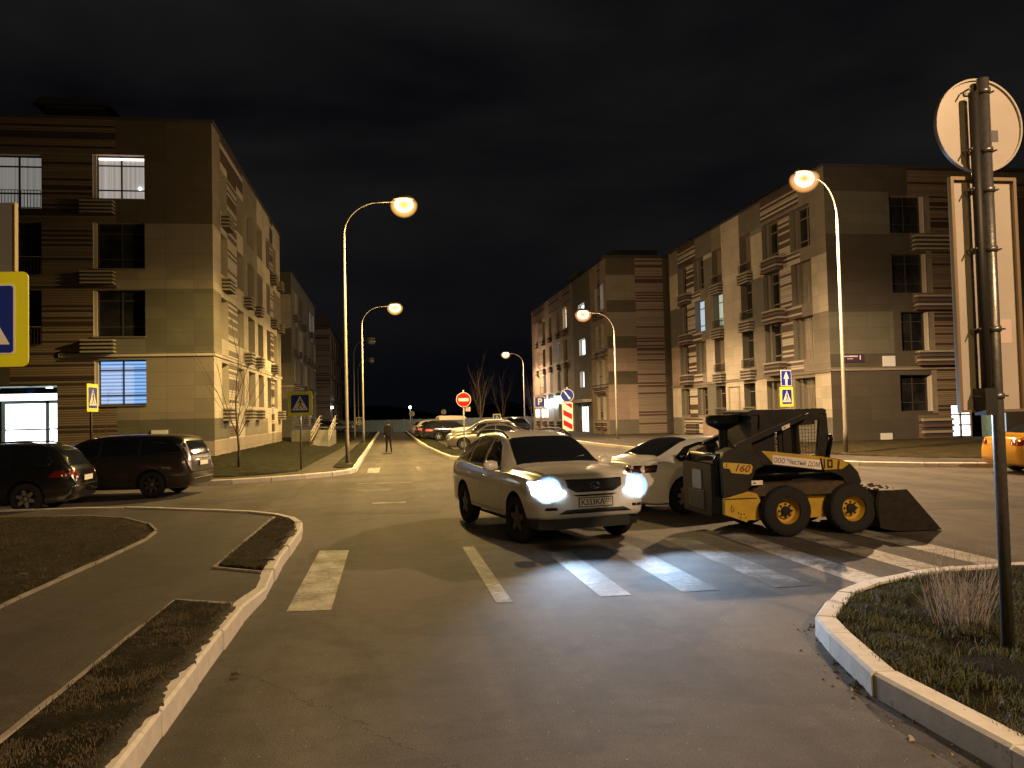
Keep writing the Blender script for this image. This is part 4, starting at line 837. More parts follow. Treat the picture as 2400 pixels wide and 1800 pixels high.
# left corner crossing sign and the narrow-angle one
t = thing('road_sign', 'yellow-framed pedestrian crossing sign on a bare post on the left corner lawn', 'road sign', (-3.1,30.0,.2), math.radians(-6), 'pedestrian crossing signs'); sign_post(t, 2.72); crossing_board(t, 2.31, .66, .1)
t = thing('road_sign', 'narrow-looking crossing sign turned almost edge-on, behind the black estate car', 'road sign', (-9.0,26.9,.15), math.radians(87), 'pedestrian crossing signs'); sign_post(t, 3.05, .035, 'post_dark'); crossing_board(t, 2.62, .66, .1)
t = thing('road_sign', 'pedestrian crossing sign with reflective yellow frame on the near left lawn', 'road sign', (-3.415,7.52,.15), math.radians(-6), 'pedestrian crossing signs'); sign_post(t, 4.1, .038, y=.06); crossing_board(t, 2.71, .60, .105)
t['label'] = 'large crossing sign cut by the picture edge, its yellow frame glinting, under a grey board'
mb = MB(); mb.prism(rrect(-.13, 3.44, .74, .61, .02), 'y', .13, .145, 'sign_back_grey'); mb.prism([(.235,3.14),(.242,3.14),(.242,3.74),(.235,3.74)], 'y', .1, .15, 'decal_yellow'); mb.build('back_board', t, world=False)
# right: one-way arrow over crossing sign
t = thing('road_sign', 'white up arrow on blue above a yellow-framed crossing sign, behind the skid loader', 'road sign', (17.95,35.0,.1), math.radians(24), 'pedestrian crossing signs'); sign_post(t, 3.65)
crossing_board(t, 2.35, .68, .11)
mb = MB(); mb.prism(rrect(0, 3.2, .72, .72, .04), 'y', -.003, .012, 'sign_white'); mb.prism(rrect(0, 3.2, .66, .66, .03), 'y', -.007, -.0035, 'sign_blue')
mb.prism([(-.07,2.87),(.07,2.87),(.07,3.17),(.19,3.17),(0,3.5),(-.19,3.17),(-.07,3.17)], 'y', -.011, -.0075, 'sign_white'); mb.build('arrow_sign', t, world=False)
t = thing('road_sign', 'red no entry disc on a pale post at the tip of the car park island', 'road sign', (3.32,36.3,.13), 0, 'round road signs'); sign_post(t, 2.95, .035, 'galvanised_dull'); round_sign(t, 2.52, .33, 'noentry')
mb = MB(); mb.box(.08, .03, 2.0, .3, .045, 2.2, 'sign_back'); mb.build('back_plate', t, world=False)
t = thing('road_sign', 'blue keep right disc over a red and white striped board', 'road sign', (8.05,36.4,.13), math.radians(-6), 'round road signs'); sign_post(t, 3.0, .035, 'galvanised_dull'); round_sign(t, 2.62, .3, 'keep')
mb = MB(); mb.box(-.24, -.004, 1.0, .24, .012, 2.3, 'sign_white')
for z in (1.98, 1.52, 1.06):
    lo = lambda v: min(2.25, v); mb.prism([(-.2, lo(z+.22)),(.2, z-.0),(.2, lo(z+.24)),(-.2, lo(z+.46))] if z < 1.9 else [(-.13,2.25),(.2,2.02),(.2,2.25)], 'y', -.007, -.0045, 'sign_red')
mb.build('striped_board', t, world=False)
t = thing('road_sign', 'blue parking sign with white letter P near the lit shop', 'road sign', (8.75,47,.13), 0, 'square road signs'); sign_post(t, 2.9)
mb = MB(); mb.prism(rrect(0, 2.5, .62, .62, .03), 'y', -.003, .012, 'sign_white'); mb.prism(rrect(0, 2.5, .56, .56, .025), 'y', -.007, -.0035, 'sign_blue'); mb.build('sign_face', t, world=False)
text_obj('letter', 'P', .52, 'sign_white', t, (0,-.009,2.5), (1,0,0), (0,0,1), world=False, bold=True)
for (x, y, rz, lb) in [(10.05,76,0,'small distant crossing sign beside a bare tree in the car park'),(-3.0,88,0,'small distant crossing sign on the left pavement')]:
    t = thing('road_sign', lb, 'road sign', (x,y,.1), rz, 'pedestrian crossing signs'); sign_post(t, 2.0); crossing_board(t, 1.55, .6, .08)
for (x, y, r, h) in [(6.15,92,.3,2.3),(2.7,95,.32,2.2)]:
    t = thing('road_sign', 'round sign seen from its grey back ' + ('above the roof box' if x > 4 else 'below the yard light'), 'road sign', (x,y,.1), PI, 'round road signs'); sign_post(t, h+.3, y=-.05 if False else .05)
    mb = MB(); disc(mb, 0, h, r, -.003, .012, 'sign_back'); mb.build('sign_face', t, world=False)
# bus-stop like crossing sign at the right edge of the picture
t = thing('road_sign', 'sliver of a yellow-framed crossing sign behind the tall white board', 'road sign', (17.3,19.8,.1), math.radians(35), 'pedestrian crossing signs'); sign_post(t, 3.1); crossing_board(t, 2.62, .66, .1)
# near right: back of a round sign and a tall board on a galvanised post
t = thing('road_sign', 'back of a round sign and a tall board on one galvanised post in the near soil bed', 'road sign', (4.49,5.5,.1), math.radians(180), 'round road signs')
t['label'] = 'round sign and tall board seen from behind on a galvanised post in the soil bed'
mb = MB(); mb.tube([(0,0,-.05),(.0,0,4.3)], .043, 'galvanised', 16); mb.build('post', t, world=False)
mb = MB(); mb.tube([(.10,.02,1.8),(.10,.02,4.18)], .035, 'post_dark', 10)
mb.box(.05,-.05,1.76,.15,.07,1.96,'post_dark'); mb.build('side_post', t, world=False)
mb = MB(); mb.prism([(.362*math.cos(2*PI*k/56), 3.96+.362*math.sin(2*PI*k/56)) for k in range(56)], 'y', -.075, -.06, 'sign_back')
n = 56
for k in range(n):      # turned rim
    a, b = 2*PI*k/n, 2*PI*(k+1)/n; P = lambda r, t_, y: (r*math.cos(t_), y, 3.96+r*math.sin(t_))
    for (ra, ya, rb, yb) in ((.362,-.08,.362,-.045),(.362,-.045,.348,-.045),(.348,-.045,.348,-.0598)):
        mb.face([P(ra,a,ya), P(ra,b,ya), P(rb,b,yb), P(rb,a,yb)], 'sign_back', True)
rs = mb.build('round_sign', t, world=False)
mb = MB(); mb.box(-.16,-.0597,3.84,-.10,-.0585,3.93,'sign_back_grey'); mb.build('sticker', rs, world=False)
mb = MB(); mb.box(-.275,-.075,1.78,.275,-.066,3.56,'sign_back')
for q in ((-.275,1.78,-.25,3.56),(.25,1.78,.275,3.56),(-.25,3.535,.25,3.56),(-.25,1.78,.25,1.80)): mb.box(q[0],-.066,q[1],q[2],-.035,q[3],'sign_edge')
bd = mb.build('tall_board', t, world=False)
mb = MB(); mb.box(-.2,-.0655,2.3,-.10,-.064,2.48,'paper'); mb.build('notice', bd, world=False)
for z in (4.2, 3.75, 3.45, 3.0, 2.4, 1.9):
    mb = MB(); mb.lathe([(.047,-.02),(.052,-.02),(.052,.02),(.047,.02)], 'galvanised', 14, (0,0,z)); mb.box(-.07,-.06,z-.012,.12,-.045,z+.012,'galvanised'); mb.tube([(-.07,-.05,z),(-.07,.03,z)], .007, 'galvanised', 6); mb.tube([(.15,-.05,z),(.15,.05,z)], .007, 'galvanised', 6); mb.build('clamp', t, world=False)

# ---------------------------------------------------------------- bare trees and dry shrub
def tree(loc, h, seed, label, spread=.22, trunk=.05, first=.28, group='bare young trees', m='bark'):
    r = random.Random(seed); t = thing('bare_tree', label, 'tree', loc, 0, group); mb = MB(); mc = MB()
    top = Vector((r.uniform(-.1,.1), r.uniform(-.1,.1), h*first*1.25)); mb.tube([(0,0,-.1),(0.01,0,h*first*.6),tuple(top)], [trunk, trunk*.8, trunk*.62], m, 7)
    def br(p, d, L, rad, lev):
        n = 4; pts = [p]; q = p.copy(); dd = d.copy()
        for k in range(n):
            dd = (dd + Vector((r.uniform(-.12,.12), r.uniform(-.12,.12), .10 if lev else .05))).normalized(); q = q + dd*L/n; pts.append(q.copy())
        mc.tube(pts, [rad*(1-.75*k/n) for k in range(n+1)], 'twig' if lev else m, 5 if lev < 2 else 3, caps=False)
        if lev < 3:
            for k in range(3 if lev < 2 else 2):
                i = r.randint(1, n-1); a = r.uniform(0, 2*PI); out = Vector((math.cos(a), math.sin(a), r.uniform(.5, 1.3))).normalized()
                br(pts[i], (dd*.55+out*.6).normalized(), L*r.uniform(.45,.65), rad*.42, lev+1)
    for k in range(5):
        a = 2*PI*k/5 + r.uniform(-.3,.3); z0 = h*first*(.85 + .4*k/7); d = Vector((math.cos(a)*spread*r.uniform(1.2,2.6), math.sin(a)*spread*r.uniform(1.2,2.6), 1)).normalized()
        br(Vector((top.x*z0/top.z, top.y*z0/top.z, z0)), d, h*(1-first)*r.uniform(.55,.95), trunk*.32, 0)
    br(top, Vector((.02,0,1)), h*(1-first)*.9, trunk*.6, 0)
    mb.build('trunk', t, world=False); mc.build('crown', t, world=False, recalc=False)
tree((-5.45,31.3,.3), 4.9, 3, 'bare young tree on the left corner lawn', .34, .055, .24)
tree((7.65,68,.1), 5.6, 11, 'bare tree with upright branches rising behind the no entry disc', .16, .06, .25)
tree((10.6,76,.1), 5.4, 12, 'bare tree rising over the distant crossing sign in the car park', .17, .06, .25)
tree((15.5,88,.1), 6.0, 14, 'faint bare tree beside the far right lamp', .2, .06, .3)
tree((-11.6,36.2,.35), 2.6, 21, 'low leafless bush against the left building wall', .5, .02, .12, 'leafless bushes'); bpy.data.objects[-1] if False else None
t = thing('dry_shrub', 'dry pale leafless shrub of thin stems beside the sign post in the soil bed', 'shrub', (4.62,6.2,.12)); mb = MB(); r = random.Random(9)
for k in range(110):
    a = r.uniform(0, 2*PI); ro = r.uniform(0,.22); p = Vector((math.cos(a)*ro, math.sin(a)*ro, 0)); L = r.uniform(.25,.78); d = Vector((math.cos(a)*r.uniform(.05,.5), math.sin(a)*r.uniform(.05,.5), 1)).normalized(); pts = [p]; 
    for j in range(5): d = (d+Vector((r.uniform(-.17,.17), r.uniform(-.17,.17), .05))).normalized(); pts.append(pts[-1]+d*L/5)
    mb.tube(pts, [.0028,.0026,.0023,.002,.0015,.0008], 'twig_pale', 4, caps=False)
    for j in (2,3,4):
        if r.random() < .6:
            e = (d+Vector((r.uniform(-.8,.8), r.uniform(-.8,.8), .2))).normalized(); mb.tube([pts[j], pts[j]+e*r.uniform(.06,.16)], [.0018,.0008], 'twig_pale', 3, caps=False)
mb.build('stems', t, world=False, recalc=False)

# grass blades: uncountable
def blades(name, n, region, zf, hmin, hmax, seed, m='blade', label=None, dens=None):
    r = random.Random(seed); vs = []; fs = []; c = 0
    while c < n:
        x, y = region(r)
        if x is None: continue
        if dens and dens(x, y) < r.random(): continue
        for _ in range(r.randint(2, 5)):
            px, py = x+r.gauss(0,.02), y+r.gauss(0,.02); h = r.uniform(hmin, hmax); a = r.uniform(0, 2*PI); w = r.uniform(.0015,.0035); lx, ly = math.cos(a+1.3)*h*r.uniform(.2,.9), math.sin(a+1.3)*h*r.uniform(.2,.9); z = zf(px, py)
            i = len(vs); vs += [(px-w*math.cos(a), py-w*math.sin(a), z-.01), (px+w*math.cos(a), py+w*math.sin(a), z-.01), (px+lx*.45+w*.8*math.cos(a), py+ly*.45+w*.8*math.sin(a), z+h*.6), (px+lx*.45-w*.8*math.cos(a), py+ly*.45-w*.8*math.sin(a), z+h*.6), (px+lx, py+ly, z+h*.85)]
            fs += [(i, i+1, i+2, i+3), (i+3, i+2, i+4)]; c += 1
    me = bpy.data.meshes.new(name); me.from_pydata(vs, [], fs); me.materials.append(MATS[m]); o = bpy.data.objects.new(name, me); C.objects.link(o); WM[o.name] = Matrix.Identity(4)
    return tag(o, kind='stuff', label=label, cat='grass')
import bisect
def inpoly(p, poly):
    x, y = p; c = False; j = len(poly)-1
    for i in range(len(poly)):
        if (poly[i][1] > y) != (poly[j][1] > y) and x < (poly[j][0]-poly[i][0])*(y-poly[i][1])/(poly[j][1]-poly[i][1])+poly[i][0]: c = not c
        j = i
    return c
IS = RNi+[(60,-6)]
def reg_is(r):
    p = (3.2+7*r.random()**1.6, r.uniform(2.6, 8.3)); return p if inpoly(p, IS) else (None, None)
clump = lambda x, y: max(0.10, 2.6*(mnoise.noise(Vector((x*3.1, y*3.1, 9)))+.18))
blades('grass', 60000, reg_is, lambda x, y: .14, .02, .075, 1, label='sparse green grass tufts in the dark soil bed', dens=clump)
V1 = [(-1.53,3),(-1.53,8.35),(-2.15,8.75),(-2.2,3)]; V2 = [(-1.53,10.3),(-1.53,13.7),(-1.62,14.8),(-2.08,15.75),(-2.13,10.75)]
blades('grass', 26000, lambda r: (lambda p: p if inpoly(p, V1) or inpoly(p, V2) else (None, None))((r.uniform(-2.2,-1.5), r.uniform(3,15.7))), lambda x, y: .165 if x < -1.6 else .184, .008, .026, 2, 'blade_dry', 'short dry grass in the strips behind the left kerb', clump)
blades('grass', 16000, lambda r: (lambda p: p if inpoly(p, LAWN) else (None, None))((r.uniform(-9,-3.8), r.uniform(7,17.6))), lambda x, y: .16, .012, .035, 3, 'blade_dry', 'short dry lawn grass on the near left corner', clump)
mb = MB(); mb.tube([(-1.22,6.58,.02),(-1.18,6.6,.03),(-1.15,6.57,.015)], [.012,.016,.005], 'blade_dry', 6); mb.build('dead_leaf', label='small pale dead leaf on the road by the left kerb', cat='leaf')

mb = MB(); r = random.Random(17)
KP = resample(RN[:11], .05)
for k in range(420):
    p = r.choice(KP[20:]); x, y = p[0]-abs(r.gauss(0,.10))-.01, p[1]+r.gauss(0,.05)+ (0 if p[0] < 4 else .06); s = r.uniform(.003,.012) if k > 12 else r.uniform(.015,.025)
    if p[0] > 3.9: x = p[0]+r.gauss(0,.04); y = p[1]+abs(r.gauss(0,.08))
    mb.hexa([(x-s,y-s,.0),(x+s,y-s*.7,.0),(x+s*.8,y+s,.0),(x-s,y+s*.6,.0),(x-s*.6,y-s*.5,s),(x+s*.5,y-s*.4,s*.9),(x+s*.4,y+s*.5,s*1.1),(x-s*.5,y+s*.3,s)], 'mud' if k % 3 else 'edging_stone')
mb.build('gravel', kind='stuff', label='grit and crumbs of soil along the foot of the near right kerb', cat='gravel')

# ---------------------------------------------------------------- vehicles
def curve(pts):
    xs = [p[0] for p in pts]; ys = [p[1] for p in pts]; n = len(xs)
    d = [(ys[i+1]-ys[i])/(xs[i+1]-xs[i]) for i in range(n-1)]; m = [d[0]]+[0]*(n-2)+[d[-1]]
    for i in range(1, n-1): m[i] = 0 if d[i-1]*d[i] <= 0 else 2*d[i-1]*d[i]/(d[i-1]+d[i])
    def f(x):
        if x <= xs[0]: return ys[0]
        if x >= xs[-1]: return ys[-1]
        i = max(0, bisect.bisect_right(xs, x)-1); h = xs[i+1]-xs[i]; t = (x-xs[i])/h
        return (2*t**3-3*t*t+1)*ys[i]+(t**3-2*t*t+t)*h*m[i]+(-2*t**3+3*t*t)*ys[i+1]+(t**3-t*t)*h*m[i+1]
    return f
def body_bm(S):
    L = S['L']; top, belt, bot, hw, rw = [curve(S[k]) for k in ('top', 'belt', 'bot', 'hw', 'rw')]
    st = sorted(set([0,.015,.04,.08,.14,.22,.32,.45,.6]+[.6+i*.11 for i in range(int((L-1.2)/.11)+1)]+[L-.6,L-.45,L-.32,L-.22,L-.14,L-.08,L-.04,L-.015,L]))
    bm = bmesh.new(); rings = []
    for s in st:
        zt, zb, zl, w, r = top(s), min(belt(s), top(s)-.012), bot(s), hw(s), rw(s)
        g = max(0.0, zt-zb); zm = zl+(zb-zl)*.45
        P = [(0,zl),(w*.6,zl),(w*.90,zl+.01),(w*.965,zl+.05),(w*.985,zl+.16*(zb-zl)+.03),(w,zm),(w*1.0,zm+(zb-zm)*.45),(w*.985,zm+(zb-zm)*.78),(w*.955,zb)]
        a = (w*.93, zb+min(.012, g*.2)); e = min(.07, g*.5); b = (min(r, w*.93), zt-e)
        for t in (0, .35, .7, 1.0): 
            bl = .025*math.sin(t*PI)*min(1, g/.3); P.append((a[0]+(b[0]-a[0])*t+bl, a[1]+(b[1]-a[1])*t))
        cr = S.get('crown', .03)
        P += [(b[0]-.035*min(1, g/.2)-.01, zt-e*.35), (b[0]*.82, zt-e*.02), (b[0]*.45, zt+cr*.75), (0, zt+cr)]
        ring = [(y, z) for y, z in P]+[(-y, z) for y, z in P[-2:0:-1]]
        rings.append([bm.verts.new((S['xf']-s, y, z)) for y, z in ring])
    n = len(rings[0])
    for i in range(len(rings)-1):
        for k in range(n): bm.faces.new([rings[i][k], rings[i][(k+1)%n], rings[i+1][(k+1)%n], rings[i+1][k]])
    bm.faces.new(rings[0]); bm.faces.new(rings[-1][::-1])
    bmesh.ops.recalc_face_normals(bm, faces=bm.faces)
    if bm.calc_volume(signed=True) < 0: bmesh.ops.reverse_faces(bm, faces=bm.faces)
    return bm
def panel(bvh, poly, view, m, off=.004, step=.07, name=None, mb=None, flip=1, depth=.0):
    """thin shaped plate laid on the body; view: 'side+1','side-1','front','rear','top'; poly in (x,z), (y,z) or (x,y)"""
    own = mb is None
    if own: mb = MB()
    b2 = bmesh.new(); b2.faces.new([b2.verts.new((p[0], p[1], 0)) for p in poly]); gridcut(b2, step)
    if view == 'top': O = lambda a, b: (Vector((a, b, 4)), Vector((0,0,-1)))
    elif view == 'front': O = lambda a, b: (Vector((6, a, b)), Vector((-1,0,0)))
    elif view == 'rear': O = lambda a, b: (Vector((-6, a, b)), Vector((1,0,0)))
    else: sd = 1 if '+' in view else -1; O = lambda a, b: (Vector((a, 3*sd, b)), Vector((0,-sd,0)))
    vm = {}; k = mb.mi(m)
    for v in b2.verts:
        o, d = O(v.co.x, v.co.y); hit, no, _, _ = bvh.ray_cast(o, d)
        if hit is None: hit, no, _, _ = bvh.find_nearest(o+d*3)
        if no.dot(d) > 0: no = -no
        vm[v] = mb.bm.verts.new(hit+no*(off+(.0)))
        vm[(v, 1)] = hit - no*.004
    for f in b2.faces:
        q = mb.bm.faces.new([vm[v] for v in f.verts]); q.material_index = k; q.smooth = True
    for e in b2.edges:
        if e.is_boundary:
            a, b = e.verts; q = mb.bm.faces.new([vm[a], vm[b], mb.bm.verts.new(vm[(b,1)]), mb.bm.verts.new(vm[(a,1)])]); q.material_index = k
    b2.free()
    return mb
def wheel(root, x, y, R, W, side, rim='alloy', spokes=5, steer=0.0, dark=False):
    mb = MB(); w = W/2
    mb.lathe([(R*.62,-w*.9),(R*.80,-w),(R*.93,-w*.92),(R*.99,-w*.6),(R,-w*.3),(R,w*.3),(R*.99,w*.6),(R*.93,w*.92),(R*.80,w),(R*.64,w*.9),(R*.6,w*.6),(R*.6,-w*.6),(R*.62,-w*.9)], 'rubber', 32, axis='y')
    for v in mb.bm.verts: v.co = Matrix.Rotation(steer, 3, 'Z') @ v.co + Vector((x, y, R))
    o = mb.build('wheel', root, world=False, sharp=50)
    mb = MB(); r2 = R*.63
    mb.lathe([(r2,w*.78),(r2*.94,w*.86),(r2*.9,w*.6),(r2*.86,w*.1),(r2*.2,w*.05),(0,w*.05)], 'well', 28, axis='y')
    for k in range(spokes):
        a = 2*PI*k/spokes+.3; c, s_ = math.cos(a), math.sin(a); q = [(r2*.1,.13),(r2*.92,.075),(r2*.92,-.075),(r2*.1,-.13)]
        pl = [(c*u-s_*v*r2*2, s_*u+c*v*r2*2) for u, v in q]; mb.prism(pl, 'y', w*.45, w*.74, rim)
    mb.lathe([(r2*.24,w*.5),(r2*.24,w*.78),(r2*.1,w*.82),(0,w*.82)], rim, 16, axis='y')
    if side < 0: 
        for v in mb.bm.verts: v.co.y *= -1
    for v in mb.bm.verts: v.co = Matrix.Rotation(steer, 3, 'Z') @ v.co + Vector((x, y, R))
    mb.build('rim', o, world=False, sharp=30)
def mirror_y(poly): return [(-a, b) for a, b in poly][::-1]
def car(S, loc, rz, label, cat, paint, group=None, glass='car_glass', rim='alloy', name='parked_car', lights=None, plate=None, tail='tail_lens', steer=0.0, rails=False, detail=True, spokes=5, headm='head_lens', trim='black_plastic'):
    t = thing(name, label, cat, loc, rz, group); bm = body_bm(S); bvh = BVHTree.FromBMesh(bm); X = lambda s: S['xf']-s
    me = bpy.data.meshes.new('body'); bm.to_mesh(me); bm.free(); me.materials.append(MATS[paint]); me.materials.append(MATS['well'])
    for p in me.polygons: p.use_smooth = True
    ob = bpy.data.objects.new('body', me); C.objects.link(ob); R = S['R']; hw = max(p[1] for p in S['hw'])
    cu = bmesh.new(); 
    for wx in (S['wb']/2, -S['wb']/2):
        for sd in (1, -1):
            prof = []; n = 28; A = []; B = []
            for k in range(n): a = 2*PI*k/n; A.append(cu.verts.new((wx+(R+.065)*math.cos(a), sd*(hw-.30), R+.01+(R+.055)*math.sin(a)))); B.append(cu.verts.new((wx+(R+.065)*math.cos(a), sd*(hw+.2), R+.01+(R+.055)*math.sin(a))))
            for k in range(n): cu.faces.new([A[k], A[(k+1)%n], B[(k+1)%n], B[k]])
            cu.faces.new(A[::-1]); cu.faces.new(B)
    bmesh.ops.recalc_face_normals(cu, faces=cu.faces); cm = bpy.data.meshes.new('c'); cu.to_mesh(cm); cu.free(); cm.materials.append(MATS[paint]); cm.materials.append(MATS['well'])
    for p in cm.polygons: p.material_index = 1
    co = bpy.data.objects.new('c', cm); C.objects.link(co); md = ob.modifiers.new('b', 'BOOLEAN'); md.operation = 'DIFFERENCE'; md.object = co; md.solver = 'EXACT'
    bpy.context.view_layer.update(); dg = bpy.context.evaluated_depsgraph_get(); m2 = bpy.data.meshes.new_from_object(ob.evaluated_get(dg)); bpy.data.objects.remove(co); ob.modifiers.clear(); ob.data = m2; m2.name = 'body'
    if len(m2.polygons) < 50: ob.data = me
    ob.data.set_sharp_from_angle(angle=math.radians(38)); ob.parent = t; WM[ob.name] = WM[t.name]
    def pan(nm, polys, m, parent=t, off=.004, step=.08):
        mb = MB()
        for view, poly in polys: panel(bvh, poly, view, m, off, step, mb=mb)
        return mb.build(nm, parent, world=False)
    sx = lambda P: [(X(s), z) for s, z in P]
    for sd in ('side+1', 'side-1'):
        for P in S['dlo']: pan('side_window', [(sd, sx(P))], glass)
    a, b, wa, wb_ = S['ws']; pan('windscreen', [('top', [(X(a), -wa), (X(a)+.03, 0), (X(a), wa), (X(b), wb_), (X(b)+.02, 0), (X(b), -wb_)])], glass, off=.009, step=.05)
    pan('rear_window', [('rear', S['rwin'])] if S.get('rwv') != 'top' else [('top', [(X(s), y) for s, y in S['rwin']])], glass, off=.010, step=.04)
    for sg in (1, -1):
        P = [(y*sg, z) for y, z in S['head']]; h = pan('headlight', [('front', P)], headm, off=.014, step=.035)
        P = [(y*sg, z) for y, z in S['tail']]; pan('taillight', [('rear', P)]+([('side+1' if sg > 0 else 'side-1', sx(S['tailside']))] if 'tailside' in S else []), tail, off=.006)
        if detail:
            m0 = S['mirror']; mb = MB(); mb.lathe([(0,-.11),(.05,-.10),(.085,-.05),(.09,.02),(.07,.09),(0,.11)], paint, 14, axis='y'); yy = m0[2]*sg
            mb.bm.transform(Matrix.Translation((X(m0[0]), yy, m0[1])) @ Matrix.Diagonal((.8,1.15,1.0,1))); mb.tube([(X(m0[0]), (abs(yy)-.2)*sg, m0[1]-.05),(X(m0[0]), yy, m0[1]-.04)], .03, trim, 8); mb.build('wing_mirror', t, world=False, sharp=50)
            for s0 in S['handles']:
                v, nn = bvh.ray_cast(Vector((X(s0), 3*sg, S['hz'])), Vector((0,-sg,0)))[:2]
                if v: mb = MB(); mb.tube([(v.x-.09, v.y+.012*sg, v.z),(v.x, v.y+.028*sg, v.z+.004),(v.x+.09, v.y+.012*sg, v.z)], .013, paint, 6); mb.build('door_handle', t, world=False)
    if detail:
        for sg in ('side+1', 'side-1'):
            mb = MB()
            for ln in S['seams']:
                for (p, q) in zip(ln[:-1], ln[1:]):
                    d = Vector((q[0]-p[0], q[1]-p[1])).normalized(); n = Vector((-d.y, d.x))*.004
                    panel(bvh, [(X(p[0]+n.x), p[1]+n.y), (X(q[0]+n.x), q[1]+n.y), (X(q[0]-n.x), q[1]-n.y), (X(p[0]-n.x), p[1]-n.y)], sg, 'well', .001, .2, mb=mb)
            mb.build('door_seams', t, world=False)
    for nm, view, P, m in S['extra']: pan(nm, [(view, P if view in ('front', 'rear', 'top') else sx(P))], m, off=.006)
    for i, wx in enumerate((S['wb']/2, -S['wb']/2)):
        for sd in (1, -1): wheel(t, wx, sd*(hw-.125), R, .225, sd, rim, spokes, steer if i == 0 else 0)
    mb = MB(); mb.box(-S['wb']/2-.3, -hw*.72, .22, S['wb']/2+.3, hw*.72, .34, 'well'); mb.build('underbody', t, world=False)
    if rails:
        for sg in (1, -1):
            mb = MB(); a, b, y, z = S['rail']; tp = curve(S['top']); n = 7; P = [(X(a+(b-a)*k/n), y*sg, tp(a+(b-a)*k/n)+.045) for k in range(n+1)]; P[0] = (P[0][0]+.05, P[0][1], P[0][2]-.06); P[-1] = (P[-1][0]-.05, P[-1][1], P[-1][2]-.06); mb.tube(P, .018, trim, 6); mb.build('roof_rail', t, world=False)
    if plate:
        view, zc, txt = plate; mb = MB(); pz = [(-.26,zc-.056),(.26,zc-.056),(.26,zc+.056),(-.26,zc+.056)]; x0 = bvh.ray_cast(Vector((6 if view == 'front' else -6, 0, zc)), Vector((-1 if view == 'front' else 1,0,0)))[0].x; sgn = 1 if view == 'front' else -1
        mb.box(x0+.02*sgn, -.275, zc-.07, x0+.028*sgn, .275, zc+.07, 'ink'); mb.box(x0+.0285*sgn, -.26, zc-.057, x0+.031*sgn, .26, zc+.057, 'plate_white'); pl = mb.build('licence_plate', t, world=False)
        if txt:
            xd = (0, sgn, 0)
            o_ = (x0+.033*sgn, -.055*sgn, zc-.004); text_obj('plate_text', txt[0], .115, 'ink', pl, o_, xd, (0,0,1), .001, True, 0, .92, world=False)
            text_obj('plate_region', txt[1], .085, 'ink', pl, (x0+.033*sgn, .195*sgn, zc+.008), xd, (0,0,1), .001, False, 0, .9, world=False)
            mb = MB(); mb.box(x0+.0315*sgn, .125*sgn, zc-.055, x0+.0325*sgn, .13*sgn, zc+.055, 'ink'); mb.build('plate_divider', pl, world=False)
    return t, bvh, X
# crossover with a sloping tailgate
SUV = dict(L=4.72, xf=2.285, wb=2.71, R=.36, crown=.025,
  top=[(0,.82),(.03,.95),(.10,1.03),(.25,1.075),(.6,1.11),(1.1,1.13),(1.25,1.14),(1.6,1.33),(1.95,1.51),(2.2,1.585),(2.7,1.635),(3.3,1.625),(3.8,1.57),(4.1,1.48),(4.35,1.29),(4.5,1.13),(4.62,1.02),(4.72,.84)],
  belt=[(0,.74),(.1,.92),(.3,.98),(1.2,1.03),(2.5,1.04),(4.0,1.10),(4.45,1.08),(4.72,.8)], bot=[(0,.50),(.08,.42),(.4,.38),(1,.31),(4.2,.32),(4.6,.32),(4.72,.46)],
  hw=[(0,.68),(.02,.74),(.08,.81),(.2,.865),(.4,.905),(.8,.92),(2.2,.925),(4,.915),(4.4,.88),(4.62,.80),(4.72,.7)], rw=[(0,.5),(.1,.60),(.3,.68),(.8,.74),(1.25,.76),(1.6,.70),(2.1,.62),(2.7,.60),(3.6,.60),(4.1,.60),(4.4,.66),(4.6,.70),(4.72,.6)],
  dlo=[[(1.72,1.06),(1.84,1.20),(2.12,1.43),(2.3,1.50),(2.58,1.535),(2.58,1.08)],[(2.66,1.08),(2.66,1.54),(3.0,1.55),(3.38,1.53),(3.44,1.12)],[(3.50,1.125),(3.46,1.52),(3.75,1.46),(4.0,1.36),(4.17,1.2),(4.1,1.15)]],
  ws=(1.32,2.06,.71,.57), rwin=[(-.56,1.14),(.56,1.14),(.50,1.45),(-.50,1.45)], head=[(.46,.80),(.60,.72),(.78,.71),(.88,.78),(.885,.94),(.80,.97),(.66,.93)], tail=[(.60,.82),(.80,.82),(.80,1.06),(.62,1.06)], tailside=[(4.3,.86),(4.66,.86),(4.6,1.04),(4.3,1.05)],
  mirror=(1.72,1.13,1.02), handles=[2.35,3.3], hz=.93, seams=[[(1.52,.42),(1.5,.9),(1.62,1.04)],[(2.62,.42),(2.62,1.06)],[(1.52,.42),(3.3,.42)],[(3.75,1.08),(3.72,.85),(3.42,.55),(3.3,.42)],[(.95,.98),(1.35,1.03),(1.6,1.05)]],
  extra=[('grille','front',[(-.45,.985),(.45,.985),(.43,.87),(.30,.80),(-.30,.80),(-.43,.87)],'black_plastic'),('lower_grille','front',[(-.46,.56),(.46,.56),(.58,.50),(-.58,.50)],'black_plastic'),('bumper_slot','front',[(-.36,.765),(.36,.765),(.28,.742),(-.28,.742)],'well'),
         ('fog_lamp','front',[(.60,.60),(.76,.60),(.78,.56),(.60,.56)],'well'),('fog_lamp','front',[(-.76,.60),(-.60,.60),(-.60,.56),(-.78,.56)],'well'),('sill_trim','side+1',[(1.3,.31),(3.5,.32),(3.5,.40),(1.3,.38)],'black_plastic'),('sill_trim','side-1',[(1.3,.31),(3.5,.32),(3.5,.40),(1.3,.38)],'black_plastic')],
  rail=(2.15,3.75,.57,0))
